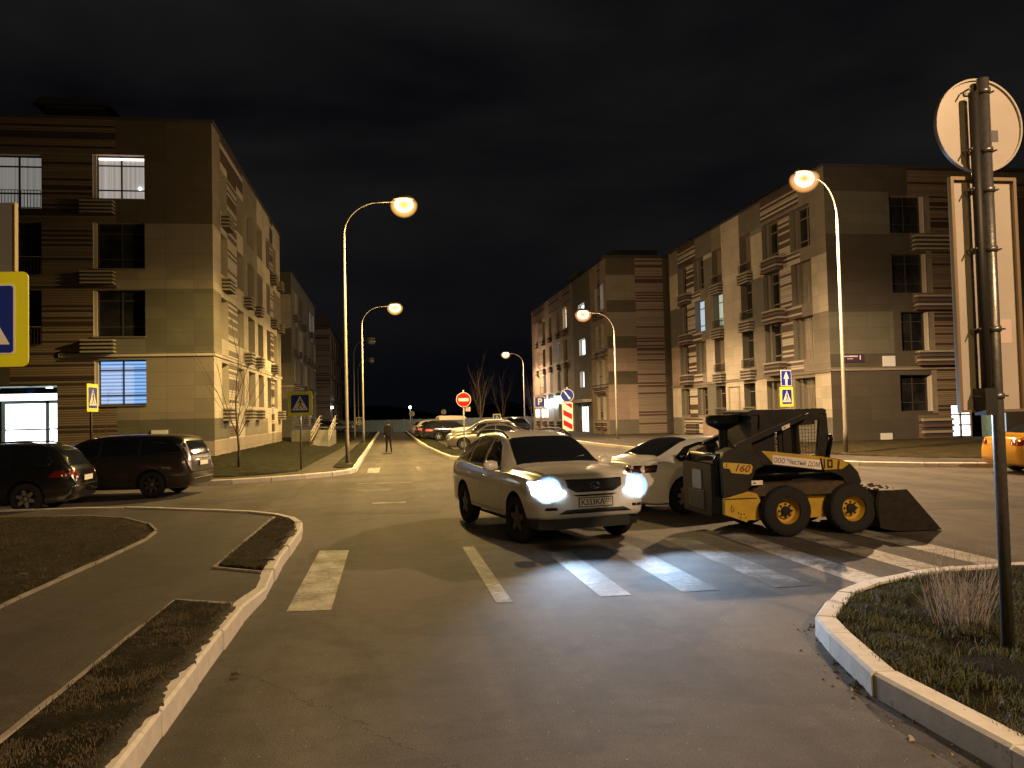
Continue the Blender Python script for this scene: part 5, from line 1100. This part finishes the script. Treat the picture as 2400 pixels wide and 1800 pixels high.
EST = dict(L=4.65, xf=2.30, wb=2.70, R=.34, crown=.02,
  top=[(0,.66),(.05,.78),(.3,.86),(1.0,.95),(1.2,.98),(1.6,1.20),(2.0,1.44),(2.3,1.50),(3.0,1.54),(3.8,1.52),(4.1,1.47),(4.3,1.32),(4.48,1.05),(4.6,.90),(4.65,.7)],
  belt=[(0,.6),(.1,.70),(.3,.78),(1.2,.90),(2.5,.95),(4.0,1.0),(4.45,.98),(4.65,.68)], bot=[(0,.34),(.1,.22),(.5,.2),(4.1,.21),(4.55,.28),(4.65,.42)],
  hw=[(0,.6),(.05,.72),(.2,.82),(.5,.88),(2.2,.905),(4,.90),(4.4,.86),(4.58,.79),(4.65,.7)], rw=[(0,.5),(.3,.64),(1.2,.72),(1.6,.66),(2.1,.60),(3.9,.60),(4.3,.62),(4.55,.68),(4.65,.6)],
  dlo=[[(1.62,.97),(2.05,1.36),(2.3,1.42),(2.55,1.44),(2.55,.99)],[(2.62,.99),(2.62,1.445),(3.3,1.45),(3.34,1.02)],[(3.42,1.02),(3.40,1.44),(3.95,1.40),(4.18,1.15),(4.1,1.05)]],
  ws=(1.27,2.05,.68,.56), rwin=[(-.58,1.03),(.58,1.03),(.50,1.38),(-.50,1.38)], head=[(.5,.60),(.80,.62),(.84,.72),(.55,.72)], tail=[(.50,.80),(.80,.78),(.80,.93),(.62,.95)], tailside=[(4.12,.80),(4.6,.78),(4.55,.93),(4.25,.94)],
  mirror=(1.66,1.02,1.0), handles=[2.35,3.2], hz=.85, seams=[[(1.45,.30),(1.42,.8),(1.55,.95)],[(2.58,.28),(2.58,.98)],[(3.7,1.0),(3.66,.8),(3.3,.45),(3.2,.3)],[(1.45,.29),(3.2,.29)]],
  extra=[('grille','front',[(-.4,.68),(.4,.68),(.36,.58),(-.36,.58)],'black_plastic'),('lower_grille','front',[(-.5,.4),(.5,.4),(.45,.28),(-.45,.28)],'black_plastic'),('bumper_strip','rear',[(-.78,.60),(.78,.60),(.78,.56),(-.78,.56)],'chrome')], rail=(2.2,3.9,.56,0))
VAN = dict(L=4.80, xf=2.35, wb=2.83, R=.34, crown=.02,
  top=[(0,.66),(.05,.82),(.3,.96),(.8,1.08),(1.0,1.12),(1.5,1.36),(2.0,1.55),(2.4,1.61),(3.2,1.63),(4.2,1.60),(4.45,1.55),(4.62,1.35),(4.72,1.05),(4.78,.9),(4.8,.7)],
  belt=[(0,.6),(.1,.74),(.3,.86),(1.2,1.0),(2.5,1.04),(4.2,1.08),(4.6,1.06),(4.8,.68)], bot=[(0,.34),(.1,.22),(.5,.2),(4.2,.21),(4.7,.28),(4.8,.42)],
  hw=[(0,.6),(.05,.74),(.2,.84),(.5,.89),(2.2,.91),(4.3,.91),(4.6,.87),(4.75,.80),(4.8,.72)], rw=[(0,.5),(.3,.66),(1.1,.76),(1.6,.70),(2.2,.66),(4.2,.65),(4.5,.66),(4.7,.7),(4.8,.6)],
  dlo=[[(1.35,1.07),(2.05,1.46),(2.35,1.50),(2.35,1.09)],[(2.43,1.09),(2.43,1.51),(3.4,1.53),(3.4,1.11)],[(3.48,1.11),(3.48,1.53),(4.30,1.50),(4.52,1.2),(4.45,1.13)]],
  ws=(1.1,2.1,.72,.60), rwin=[(-.62,1.08),(.62,1.08),(.56,1.45),(-.56,1.45)], head=[(.5,.68),(.82,.72),(.86,.84),(.6,.82)], tail=[(.62,.93),(.82,.93),(.78,1.2),(.71,1.46),(.62,1.46)],
  mirror=(1.5,1.12,1.02), handles=[2.3,2.6], hz=.95, seams=[[(1.35,.3),(1.35,1.0)],[(2.39,.28),(2.39,1.08)],[(3.44,1.1),(3.44,.7),(3.25,.3)],[(1.35,.29),(3.25,.29)],[(2.4,.92),(4.5,.92)]],
  extra=[('grille','front',[(-.4,.74),(.4,.74),(.36,.62),(-.36,.62)],'chrome'),('lower_grille','front',[(-.5,.4),(.5,.4),(.45,.28),(-.45,.28)],'black_plastic'),('tailgate_trim','rear',[(-.45,.99),(.45,.99),(.45,.96),(-.45,.96)],'chrome'),('rear_bumper_step','rear',[(-.8,.66),(.8,.66),(.8,.63),(-.8,.63)],'well'),('lower_valance','rear',[(-.7,.48),(.7,.48),(.66,.43),(-.66,.43)],'black_plastic')], rail=(2.2,4.1,.6,0))
SED = dict(L=4.80, xf=2.32, wb=2.75, R=.335, crown=.015,
  top=[(0,.60),(.05,.70),(.3,.80),(1.0,.92),(1.3,.96),(1.7,1.15),(2.15,1.36),(2.5,1.42),(3.0,1.435),(3.5,1.38),(3.9,1.24),(4.25,1.08),(4.5,1.03),(4.68,1.01),(4.76,.95),(4.8,.75)],
  belt=[(0,.54),(.1,.64),(.3,.73),(1.3,.86),(2.5,.92),(3.9,.98),(4.5,.97),(4.8,.7)], bot=[(0,.30),(.1,.2),(.5,.18),(4.3,.19),(4.7,.26),(4.8,.40)],
  hw=[(0,.6),(.05,.72),(.2,.81),(.5,.88),(2.2,.91),(4.2,.905),(4.55,.87),(4.74,.79),(4.8,.7)], rw=[(0,.5),(.3,.64),(1.3,.72),(1.7,.65),(2.2,.58),(3.2,.57),(3.8,.60),(4.3,.68),(4.7,.72),(4.8,.6)],
  dlo=[[(1.72,.93),(2.2,1.27),(2.5,1.335),(2.72,1.345),(2.72,.95)],[(2.79,.95),(2.79,1.345),(3.2,1.33),(3.55,1.25),(3.86,1.06),(3.80,.99)]],
  ws=(1.38,2.2,.70,.54), rwv='top', rwin=[(3.42,-.52),(3.36,0),(3.42,.52),(4.16,.63),(4.22,0),(4.16,-.63)], head=[(.46,.58),(.78,.58),(.84,.70),(.55,.68)], tail=[(.46,.80),(.80,.78),(.80,.94),(.50,.95)], tailside=[(4.35,.82),(4.74,.80),(4.72,.94),(4.3,.95)],
  mirror=(1.75,.98,1.0), handles=[2.5,3.4], hz=.82, seams=[[(1.55,.28),(1.52,.8),(1.65,.92)],[(2.76,.26),(2.76,.94)],[(3.85,.98),(3.75,.75),(3.4,.4),(3.3,.28)],[(1.55,.27),(3.3,.27)]],
  extra=[('grille','front',[(-.35,.62),(.35,.62),(.3,.5),(-.3,.5)],'black_plastic'),('lower_grille','front',[(-.55,.36),(.55,.36),(.5,.24),(-.5,.24)],'black_plastic')], rail=(2.2,3.2,.5,0))
def rz_of(hx, hy): return math.atan2(hy, hx)

suv, bv, X = car(SUV, (2.50,13.9,0), rz_of(.199,-.98), 'white crossover with blazing headlights turning towards the crosswalk', 'car', 'paint_white', None, name='white_crossover', plate=('front', .655, ('К333КА','777')), rails=True, headm='head_glow', steer=math.radians(8), rim='alloy_shaded')
mb = MB()      # badge ring with a slanted L on the grille, fine grille mesh
x0 = bv.ray_cast(Vector((6,0,.89)), Vector((-1,0,0)))[0].x + .012
n = 30
for k in range(n): a, b = 2*PI*k/n, 2*PI*(k+1)/n; mb.tube([(x0,.075*math.cos(a),.892+.05*math.sin(a)),(x0,.075*math.cos(b),.892+.05*math.sin(b))], .006, 'chrome', 5)
mb.tube([(x0,-.01,.928),(x0,-.03,.87),(x0,.045,.87)], .006, 'chrome', 5); mb.build('grille_badge', suv, world=False)
mb = MB()
for k in range(-7, 8): 
    y = k*.05; h = bv.ray_cast(Vector((6,y,.88)), Vector((-1,0,0)))[0]; mb.tube([(h.x+.008,y,.81+.1*max(0,abs(y)-.26)),(h.x+.006,y,.975)], .004, 'black_plastic', 4)
mb.build('grille_bars', suv, world=False)
mb = MB()
for y0 in (-.35, .1): mb.tube([(X(1.27),y0,1.155),(X(1.42),y0+.28,1.235),(X(1.46),y0+.42,1.25)], .008, 'black_plastic', 5)
mb.build('wiper', suv, world=False)
mb = MB()
sk = [(X(.10),-.60),(X(.24),-.80),(X(.5),-.84),(X(.5),.84),(X(.24),.80),(X(.10),.60)]
mb.prism(sk, 'z', .27, .44, 'black_plastic'); mb.build('lower_bumper', suv, world=False)
for h_ in [o for o in bpy.data.objects if o.parent == suv and o.name.startswith('headlight')]:
    sg = 1 if h_.data.vertices[0].co.y > 0 else -1; mb = MB(); mb.lathe([(0,.085),(.07,.075),(.12,.04),(.14,0),(.12,-.04),(0,-.06)], 'head_glow', 20, (X(.10), .70*sg, .84), axis='x'); mb.build('lamp', h_, world=False)  # glowing dome added to enlarge the headlight's glare
    mb = MB(); mb.lathe([(.20,-.04),(.205,.03),(.18,.09),(.12,.13),(0,.15)], 'halo_lens', 24, (X(.10), .70*sg, .84), axis='x'); mb.build('lens', h_, world=False)  # added shell, its blue glow imitates the halo of the headlight
for sg in (1, -1):
    ld = bpy.data.lights.new('headlight_beam', 'SPOT'); ld.energy = 780; ld.color = LEDBLUE; ld.spot_size = math.radians(84); ld.spot_blend = 1.0; ld.shadow_soft_size = .05
    lo = bpy.data.objects.new('headlight_beam', ld); C.objects.link(lo); lo.parent = suv; lo.location = (X(0)+.10, .70*sg, .84); lo.rotation_euler = (0, math.radians(-90+9), 0); lo.rotation_euler = Vector((1, .03*sg, -.13)).to_track_quat('-Z', 'Y').to_euler()

car(SED, (6.62,15.95,0), math.radians(14), 'white sedan seen from its tail behind the skid loader', 'car', 'paint_white_cool', None, name='white_sedan', tail='tail_dark', spokes=7)
car(EST, (-9.3,20.42,0), PI, 'black estate car with a red rear lamp catching light, parked by the near left kerb', 'car', 'paint_black', 'cars parked on the left side street', name='estate_car', rails=True, spokes=6, plate=('rear',.74,None))
car(VAN, (-7.4,23.75,0), rz_of(-.985,.17), 'dark brown minivan with tinted windows parked beyond the black estate', 'car', 'paint_brown', 'cars parked on the left side street', name='minivan', plate=('rear', .86, None), tail='head_lens', spokes=7, rim='chrome')
taxi, bt, XT = car(SED, (19.05,20.2,0), rz_of(1,-.06), 'yellow taxi cut off by the right picture edge', 'car', 'paint_yellow', None, name='yellow_taxi')
# car park rows
LOT = 'cars in the car park on the right'
def lot(S, x, y, rz, label, paint, nm, **kw): return car(S, (x, y, 0.0), rz, label, 'car', paint, LOT, name=nm, **kw)
lot(SED, 5.6, 46.4, PI-.12, 'beige silver sedan nearest in the car park, nose to the street', 'paint_silver', 'parked_sedan', spokes=9)
lot(EST, 5.9, 51.6, PI-.12, 'pale estate with its edge lit yellow, behind the beige sedan', 'paint_silver', 'parked_estate', rails=True)
lot(SUV, 6.6, 57.0, PI-.12, 'white crossover with dark windows third in the car park row', 'paint_white_cool', 'parked_crossover', rails=True)
wb_, _, _ = lot(EST, 5.0, 66.0, 0.25, 'black estate carrying a long roof box, tail lamps glowing red', 'paint_black', 'parked_estate', tail='tail_on', rails=True)
mb = MB(); mb.prism([(-1.1,1.62),(.9,1.62),(1.15,1.75),(1.0,1.93),(-.95,1.98),(-1.15,1.85)], 'y', -.42, .42, 'sign_back'); mb.build('roof_box', wb_, world=False)
lot(SUV, 4.6, 77.0, .25, 'white crossover farthest down the left end of the parked row', 'paint_white', 'parked_crossover')
lot(SED, 4.8, 72.0, .25, 'graphite sedan between the roof-box estate and the far white crossover', 'paint_graphite', 'parked_sedan', tail='tail_on')
lot(SUV, 12.2, 80.0, PI/2+.2, 'dark crossover with a shiny roof rail below the far right lamp', 'paint_graphite', 'parked_crossover', rails=True)
lot(SED, 7.0, 61.8, PI-.12, 'dark sedan parked behind the white crossover', 'paint_graphite', 'parked_sedan')
car(SUV, (-6.4, 99, 0.1), 0.2, 'dark car far down beside the left buildings', 'car', 'paint_graphite', 'cars parked far on the left', name='parked_car', detail=False)

# ---------------------------------------------------------------- skid steer loader (world metres, side towards the camera at Y about 11.75)
LD = thing('skid_loader', 'black and yellow skid steer loader with its bucket down beside the crosswalk', 'loader', (6.45,12.5,0))
Y0, Y1 = 11.95, 13.05       # chassis sides; wheels stand outside
def P(poly, a, b, m, nm, par=LD, **kw): mb = MB(); mb.prism(poly, 'y', a, b, m); return mb.build(nm, par, **kw)
P([(5.02,.38),(5.34,.24),(7.25,.24),(7.3,.62),(5.5,.62),(5.05,.60)], Y0, Y1, 'loader_yellow', 'chassis')
P([(5.35,.615),(7.28,.615),(7.2,.80),(5.6,.80)], Y0-.14, Y1+.14, 'mud', 'fender')
for (a, b) in ((Y0-.16, Y0+.14), (Y1-.14, Y1+.16)):
    mb = MB(); mb.prism([(4.98,.62),(5.36,.70),(5.50,1.02),(5.68,1.10),(5.66,1.22),(5.42,1.32),(5.15,1.36),(5.0,1.30),(4.95,1.2)], 'y', a, b, 'loader_black'); mb.build('side_tower', LD)
for (a, b) in ((Y1, Y1+.165), (Y0-.165, Y0+.0)):
    mb = MB(); mb.prism([(4.99,.36),(5.33,.235),(5.56,.55),(5.50,.66),(5.37,.70),(4.995,.60)], 'y', a, b, 'loader_yellow'); pl = mb.build('side_plate', LD)
mb = MB(); mb.box(5.0, Y0-.17, .585, 5.5, Y0-.166, .60, 'loader_black')
for q in ((5.19,.37),(5.23,.35),(5.28,.35),(5.22,.30),(5.30,.29)): mb.box(q[0], Y0-.17, q[1], q[0]+.02, Y0-.166, q[1]+.02, 'ink')
mb.tube([(5.10,Y0-.168,.50),(5.08,Y0-.168,.44),(5.10,Y0-.168,.39),(5.13,Y0-.168,.42),(5.12,Y0-.168,.46)], .006, 'loader_black', 4); mb.build('bolts', pl)
mb = MB(); mb.box(5.0, Y0+.1, .35, 6.9, Y1-.1, 1.12, 'loader_black'); mb.build('engine_body', LD)
# rear door with louvres
mb = MB(); r0_ = rrect((Y0+Y1)/2, .72, Y1-Y0+.1, .80, .06); mb.prism(r0_, 'x', 4.83, 5.0, 'loader_gloss'); rd = mb.build('rear_door', LD)
mb = MB()
for k in range(8): z = .42+k*.036; mb.box(4.81, Y0+.22, z, 4.83, Y1-.22, z+.014, 'ink')
mb.build('louvres', rd)
mb = MB(); mb.prism(rrect(Y0+.52, .86, .38, .3, .03), 'x', 4.818, 4.829, 'sign_back_grey'); mb.build('number_plate', rd)
mb = MB(); mb.prism([(4.86,1.13),(5.0,1.14),(5.4,1.26),(5.4,1.12)], 'y', Y0+.1, Y1-.1, 'loader_gloss'); mb.build('engine_hood', LD)
mb = MB()
for y in (Y0-.02, Y1+.02): mb.tube([(4.93,y,.62),(4.92,y,1.15),(4.96,y,1.22),(5.05,y,1.25)], .05, 'loader_gloss', 8)
mb.tube([(4.97,Y0+.0,1.24),(4.97,Y1+.0,1.24)], .032, 'galvanised', 10); mb.build('guard_bar', LD)
# exhaust with a flat rain hood
mb = MB(); mb.tube([(5.3,12.5,1.2),(5.3,12.5,1.66)], .07, 'loader_gloss', 12); mb.lathe([(.08,1.62),(.24,1.70),(.27,1.74),(.27,1.83),(.24,1.86),(0,1.86)], 'loader_gloss', 24, (5.3,12.5,0)); mb.build('exhaust', LD, sharp=40)
# cab: posts, roof, mesh sides
mb = MB(); mb.prism([(5.52,1.84),(6.80,1.84),(6.82,1.90),(6.76,1.93),(5.58,1.93),(5.5,1.90)], 'y', 12.02, 12.98, 'loader_black'); rf = mb.build('cab_roof', LD)
mb = MB()
for y in (12.02, 12.94):
    mb.prism([(5.56,1.1),(5.66,1.1),(5.70,1.85),(5.56,1.85)], 'y', y, y+.05, 'loader_black')
    mb.prism([(6.62,1.05),(6.86,1.05),(6.82,1.85),(6.70,1.85)], 'y', y, y+.05, 'loader_black')
    mb.prism([(5.66,1.62),(6.12,1.84),(5.68,1.84)], 'y', y, y+.048, 'loader_black')
    mb.box(5.66, y+.001, 1.74, 6.72, y+.047, 1.84, 'loader_black'); mb.box(5.6, y+.002, 1.05, 6.7, y+.046, 1.2, 'loader_black'); mb.box(6.0, y+.003, 1.2, 6.06, y+.045, 1.74, 'loader_black')
for y in (12.02, 12.94):
    mb.box(5.662, y+.003, 1.2, 5.93, y+.044, 1.738, 'loader_black'); mb.prism([(5.93,1.60),(6.2,1.66),(6.62,1.68),(6.62,1.742),(5.93,1.742)], 'y', y+.004, y+.043, 'loader_black'); mb.box(6.08, y+.005, 1.2, 6.22, y+.042, 1.65, 'loader_black')
mb.box(5.66, 12.955, 1.2, 6.0, 12.962, 1.74, 'loader_black'); mb.box(5.56, 12.07, 1.05, 5.6, 12.94, 1.84, 'loader_black'); mb.build('cab_frame', LD)
for y in (12.045, 12.965):
    mb = MB()
    for k in range(19): x = 5.68+k*.052; mb.box(x, y-.003, 1.2, x+.006, y+.003, 1.74, 'loader_black')
    for k in range(10): z = 1.22+k*.054; mb.box(5.66, y+.0035, z, 6.72, y+.0095, z+.006, 'loader_black')
    mb.build('cab_mesh', LD)
mb = MB(); mb.prism([(5.75,1.05),(6.3,1.05),(6.3,1.18),(5.95,1.2),(5.88,1.55),(5.76,1.55)], 'y', 12.25, 12.75, 'loader_gloss'); mb.build('seat', LD)
mb = MB(); mb.tube([(6.80,11.98,1.2),(6.86,11.98,1.45),(6.84,11.98,1.52)], .03, 'loader_gloss', 8); mb.build('mirror', LD)
# lift arms: tapered beam from the tower down to the nose, link bar up to the cab
for (a, b) in ((Y0-.17, Y0-.03), (Y1+.03, Y1+.17)):
    mb = MB(); mb.prism([(5.55,1.30),(5.62,1.305),(6.6,1.19),(6.9,1.13),(7.05,1.06),(7.17,.93),(7.22,.78),(7.14,.70),(6.98,.72),(6.92,.86),(6.78,.93),(6.56,.97),(5.76,1.08),(5.6,1.10)], 'y', a, b, 'loader_black'); ar = mb.build('lift_arm', LD)
    s = a-.004 if a < 12 else b+.004
    mb = MB(); mb.prism([(5.60,1.30),(5.64,1.302),(6.6,1.185),(6.9,1.12),(7.02,1.06),(6.9,.985),(6.62,.985),(5.78,1.10),(5.72,1.18)], 'y', min(s, s+.0035 if a < 12 else s-.0035), max(s, s+.0035 if a < 12 else s-.0035), 'loader_yellow'); sp_ = mb.build('arm_stripe', ar)
    if a < 12:
        mb = MB(); mb.prism([(5.77,1.235),(6.58,1.13),(6.57,.985),(5.77,1.10)], 'y', s-.008, s-.0045, 'banner'); bn = mb.build('banner', ar)
        text_obj('banner_text', 'ООО "Чистый ДОМ"', .105, 'ink', bn, (6.175, s-.0105, 1.105), (1,0,-.135), (.135,0,1), .001, False, 0, .78)
        mb = MB(); mb.box(6.60, s-.007, 1.0, 6.625, s-.004, 1.15, 'ink'); mb.box(6.66, s-.007, 1.01, 6.75, s-.004, 1.14, 'ink'); mb.box(6.685, s-.009, 1.04, 6.72, s-.0072, 1.11, 'loader_yellow'); mb.prism([(6.84,1.12),(6.87,1.12),(6.85,.98),(6.82,.98)], 'y', s-.007, s-.004, 'ink'); mb.build('arm_letters', ar)
    mb = MB(); mb.prism([(5.2,1.38),(5.24,1.41),(6.42,1.86),(6.45,1.83),(6.40,1.79),(5.3,1.36)], 'y', a+.04, b-.04, 'loader_black')
    mb.prism([(5.22,1.415),(6.30,1.825),(6.30,1.835),(5.22,1.425)], 'y', a+.035, b-.035, 'galvanised'); lk = mb.build('link_bar', LD)
    if a < 12:
        mb = MB(); mb.prism([(5.96,1.60),(6.09,1.65),(6.085,1.71),(5.955,1.66)], 'y', a+.025, a+.033, 'banner'); mb.prism([(5.975,1.63),(6.0,1.66),(6.02,1.635)], 'y', a+.02, a+.0245, 'decal_red'); mb.build('warning_sticker', lk)
    mb = MB(); mb.tube([(5.4,(a+b)/2+.06,.92),(6.2,(a+b)/2+.06,.93),(6.25,(a+b)/2+.06,.93)], [.04,.04,.025], 'loader_gloss', 10); mb.tube([(6.25,(a+b)/2+.06,.93),(6.95,(a+b)/2+.06,.95)], .022, 'galvanised', 8); mb.build('hydraulic_cylinder', LD)
mb = MB(); mb.box(5.42, Y0-.176, .79, 5.60, Y0-.1705, .86, 'banner'); mb.prism([(5.44,.81),(5.47,.84),(5.49,.81)], 'y', Y0-.181, Y0-.1765, 'ink'); mb.build('warning_sticker', LD)
mb = MB(); mb.tube([(6.55,Y0-.19,1.16),(6.57,Y0-.21,1.0),(6.60,Y0-.19,.92),(6.7,Y0-.12,.88)], .01, 'loader_gloss', 6); mb.build('hose', LD)
mb = MB(); mb.tube([(7.0,Y0+.1,1.1),(7.16,Y0+.1,1.02),(7.2,Y0+.1,.9)], .012, 'loader_gloss', 6); mb.build('hose', LD); mb = MB(); mb.tube([(7.0,Y0+.2,1.12),(7.2,Y0+.2,1.04),(7.24,Y0+.2,.85)], .012, 'loader_gloss', 6); mb.build('hose', LD)
mb = MB(); mb.box(6.9, Y0+.02, .66, 7.16, Y1-.02, 1.02, 'loader_black'); mb.build('cross_member', LD)
# number decal, yellow outline with red digits
dc = P([(4.985,1.145),(5.10,1.14),(5.42,1.105),(5.45,1.07),(5.43,.98),(5.38,.955),(5.11,.985),(5.08,1.05),(4.99,1.06),(4.975,1.10)], Y0-.168, Y0-.1625, 'decal_yellow', 'number_decal')
text_obj('decal_letter', 'L', .085, 'ink', dc, (5.035, Y0-.170, 1.10), (1,0,-.1), (.1,0,1), .001, True, .3)
text_obj('decal_digits', '160', .15, 'decal_red', dc, (5.27, Y0-.1705, 1.045), (1,0,-.1), (.1,0,1), .001, True, .3, 1.1)
def lwheel(x, y, sd):
    R_ = .385; w = .13; mb = MB()
    mb.lathe([(.21,-w),(.30,-w*1.02),(.35,-w*.95),(.375,-w*.75),(.375,w*.75),(.35,w*.95),(.30,w*1.02),(.215,w),(.20,w*.5),(.20,-w),(.21,-w)], 'rubber', 36, axis='y')
    for k in range(22):
        for s2 in (1, -1):
            a = 2*PI*(k+(.5 if s2 > 0 else 0))/22; c, s_ = math.cos(a), math.sin(a); c2, s3 = math.cos(a+.16), math.sin(a+.16)
            q = [(r*cc, yy*s2, r*ss) for (r, cc, ss, yy) in ((.37,c,s_,0),(.345,c2,s3,w*1.0),(.345,math.cos(a+.26),math.sin(a+.26),w*1.0),(.37,math.cos(a+.1),math.sin(a+.1),0))]
            t4 = [(p[0]*1.045, p[1], p[2]*1.045) for p in q]; mb.hexa(q+t4, 'rubber')
    for v in mb.bm.verts: v.co += Vector((x, y, R_))
    o = mb.build('wheel', LD, sharp=40)
    mb = MB(); mb.lathe([(.205,w*.8,'loader_yellow'),(.225,w*.98,'loader_yellow'),(.205,w*.92,'loader_yellow'),(.19,w*.2,'loader_yellow'),(.175,-w*.1,'loader_yellow'),(.13,-w*.2,'loader_yellow'),(.125,w*.05,'loader_yellow'),(.07,w*.1,'loader_yellow'),(.068,w*.45,'loader_black'),(0,w*.5,'loader_black')], 'loader_yellow', 32, axis='y')
    for k in range(8): a = 2*PI*k/8; mb.lathe([(0,w*.3,'loader_black'),(.014,w*.3,'loader_black'),(.014,w*.0,'loader_black')], 'loader_black', 6, (.1*math.cos(a), 0, .1*math.sin(a)), 'y')
    if sd < 0:
        for v in mb.bm.verts: v.co.y *= -1
    for v in mb.bm.verts: v.co += Vector((x, y, R_))
    mb.build('rim', o, sharp=30)
for x in (5.95, 7.02): lwheel(x, Y0-.155, -1); lwheel(x, Y1+.155, 1)
# bucket resting on its edge
pr_ = [(7.40,.08),(7.66,.02),(8.42,.015),(8.42,.035),(7.68,.05),(7.46,.12),(7.38,.42),(7.42,.62),(7.86,.64),(7.86,.655),(7.40,.65),(7.34,.45)]
mb = MB(); mb.prism(pr_, 'y', 11.62, 13.38, 'bucket_steel')
for y in (11.6, 13.36): mb.prism([(7.40,.08),(7.66,.02),(8.42,.015),(7.86,.655),(7.42,.64),(7.36,.45)], 'y', y, y+.022, 'bucket_steel')
bk = mb.build('bucket', LD)
mb = MB(); mb.prism([(7.15,.22),(7.36,.16),(7.36,.60),(7.2,.66)], 'y', Y0+.05, Y1-.05, 'loader_black'); mb.build('bucket_plate', LD)
mb = MB()      # earth left along the bucket's top edge
r = random.Random(3)
for k in range(60): x, y, z = r.uniform(7.25,7.84), r.uniform(11.65,13.3), .655; s = r.uniform(.01,.03); mb.hexa([(x-s,y-s,z),(x+s,y-s,z),(x+s,y+s,z),(x-s,y+s,z),(x-s*.5,y-s*.5,z+s),(x+s*.4,y-s*.6,z+s*.8),(x+s*.5,y+s*.4,z+s),(x-s*.4,y+s*.5,z+s*.7)], 'mud')
mb.build('earth', bk)

# ---------------------------------------------------------------- the walker far up the street, in dark clothes
def person(loc, rz, label):
    J = {'pelvis':(0,0,.95),'spine':(0,.0,1.15),'chest':(.02,0,1.36),'neck':(.03,0,1.50),'head0':(.04,0,1.58),'head1':(.05,0,1.70),
         'lh':(0,.09,.90),'lk':(.14,.09,.52),'la':(.20,.09,.09),'lt':(.36,.10,.04),'rh':(0,-.09,.90),'rk':(-.06,-.09,.50),'ra':(-.30,-.09,.14),'rt':(-.20,-.10,.03),
         'ls':(.02,.19,1.42),'le':(-.10,.24,1.16),'lw':(-.02,.24,.93),'rs':(.02,-.19,1.42),'re':(.10,-.24,1.16),'rw':(.26,-.22,1.0)}
    rad = {'pelvis':.15,'spine':.14,'chest':.16,'neck':.06,'head0':.075,'head1':.085,'lh':.095,'lk':.065,'la':.045,'lt':.035,'rh':.095,'rk':.065,'ra':.045,'rt':.035,'ls':.075,'le':.052,'lw':.035,'rs':.075,'re':.052,'rw':.035}
    E = [('pelvis','spine'),('spine','chest'),('chest','neck'),('neck','head0'),('head0','head1'),('pelvis','lh'),('lh','lk'),('lk','la'),('la','lt'),('pelvis','rh'),('rh','rk'),('rk','ra'),('ra','rt'),('chest','ls'),('ls','le'),('le','lw'),('chest','rs'),('rs','re'),('re','rw')]
    for sgn, w in ((1,'lw'),(-1,'rw')):
        bx, by, bz = J[w]; p = w+'p'; J[p] = (bx+.02, by, bz-.06); rad[p] = .03; E.append((w, p))
        for k in range(5):
            q = w+'f%d' % k; o = (k-1.5)*.016; J[q] = (bx+.03+o, by-.01*sgn, bz-(.13+.01*(k == 2)-.012*(k == 0))) if k < 4 else (bx+.07, by-.03*sgn, bz-.09); rad[q] = .008; E.append((p, q))
    ks = list(J); me = bpy.data.meshes.new('person'); me.from_pydata([J[k] for k in ks], [(ks.index(a), ks.index(b)) for a, b in E], [])
    o = bpy.data.objects.new('person_tmp', me); C.objects.link(o); md = o.modifiers.new('s', 'SKIN'); sv = me.skin_vertices[0].data
    for i, k in enumerate(ks): sv[i].radius = (rad[k], rad[k]); sv[i].use_root = (k == 'pelvis')
    o.modifiers.new('u', 'SUBSURF').levels = 2; bpy.context.view_layer.update(); dg = bpy.context.evaluated_depsgraph_get(); m2 = bpy.data.meshes.new_from_object(o.evaluated_get(dg)); bpy.data.objects.remove(o)
    for m in ('cloth_dark', 'skin', 'hair'): m2.materials.append(MATS[m])
    for p in m2.polygons:
        c = p.center; p.use_smooth = True
        if c.z > 1.56: p.material_index = 2 if (c.x < .06 or c.z > 1.73) else 1
        elif c.z > 1.50: p.material_index = 1
        elif abs(c.y) > .19 and c.z < .96: p.material_index = 1
    ob = bpy.data.objects.new('person', m2); C.objects.link(ob); ob.location = loc; ob.rotation_euler = (0, 0, rz); WM[ob.name] = Matrix.Translation(Vector(loc)) @ Matrix.Rotation(rz, 4, 'Z')
    tag(ob, label, 'person')
    mb = MB(); mb.lathe([(.165,.0),(.20,.28),(.215,.5),(.16,.60),(.07,.66)], 'cloth_dark', 20, (.01,0,.86)); mb.bm.transform(Matrix.Diagonal((.85,1.1,1,1))); mb.build('coat', ob, world=False)
    mb = MB(); mb.tube([(.13,.02,1.64),(.155,.0,1.615),(.135,0,1.60)], [.006,.014,.008], 'skin', 6)
    mb.build('nose', ob, world=False)
person((0.0,46.3,0.0), math.radians(100), 'person in dark clothes walking up the road between the kerbs')
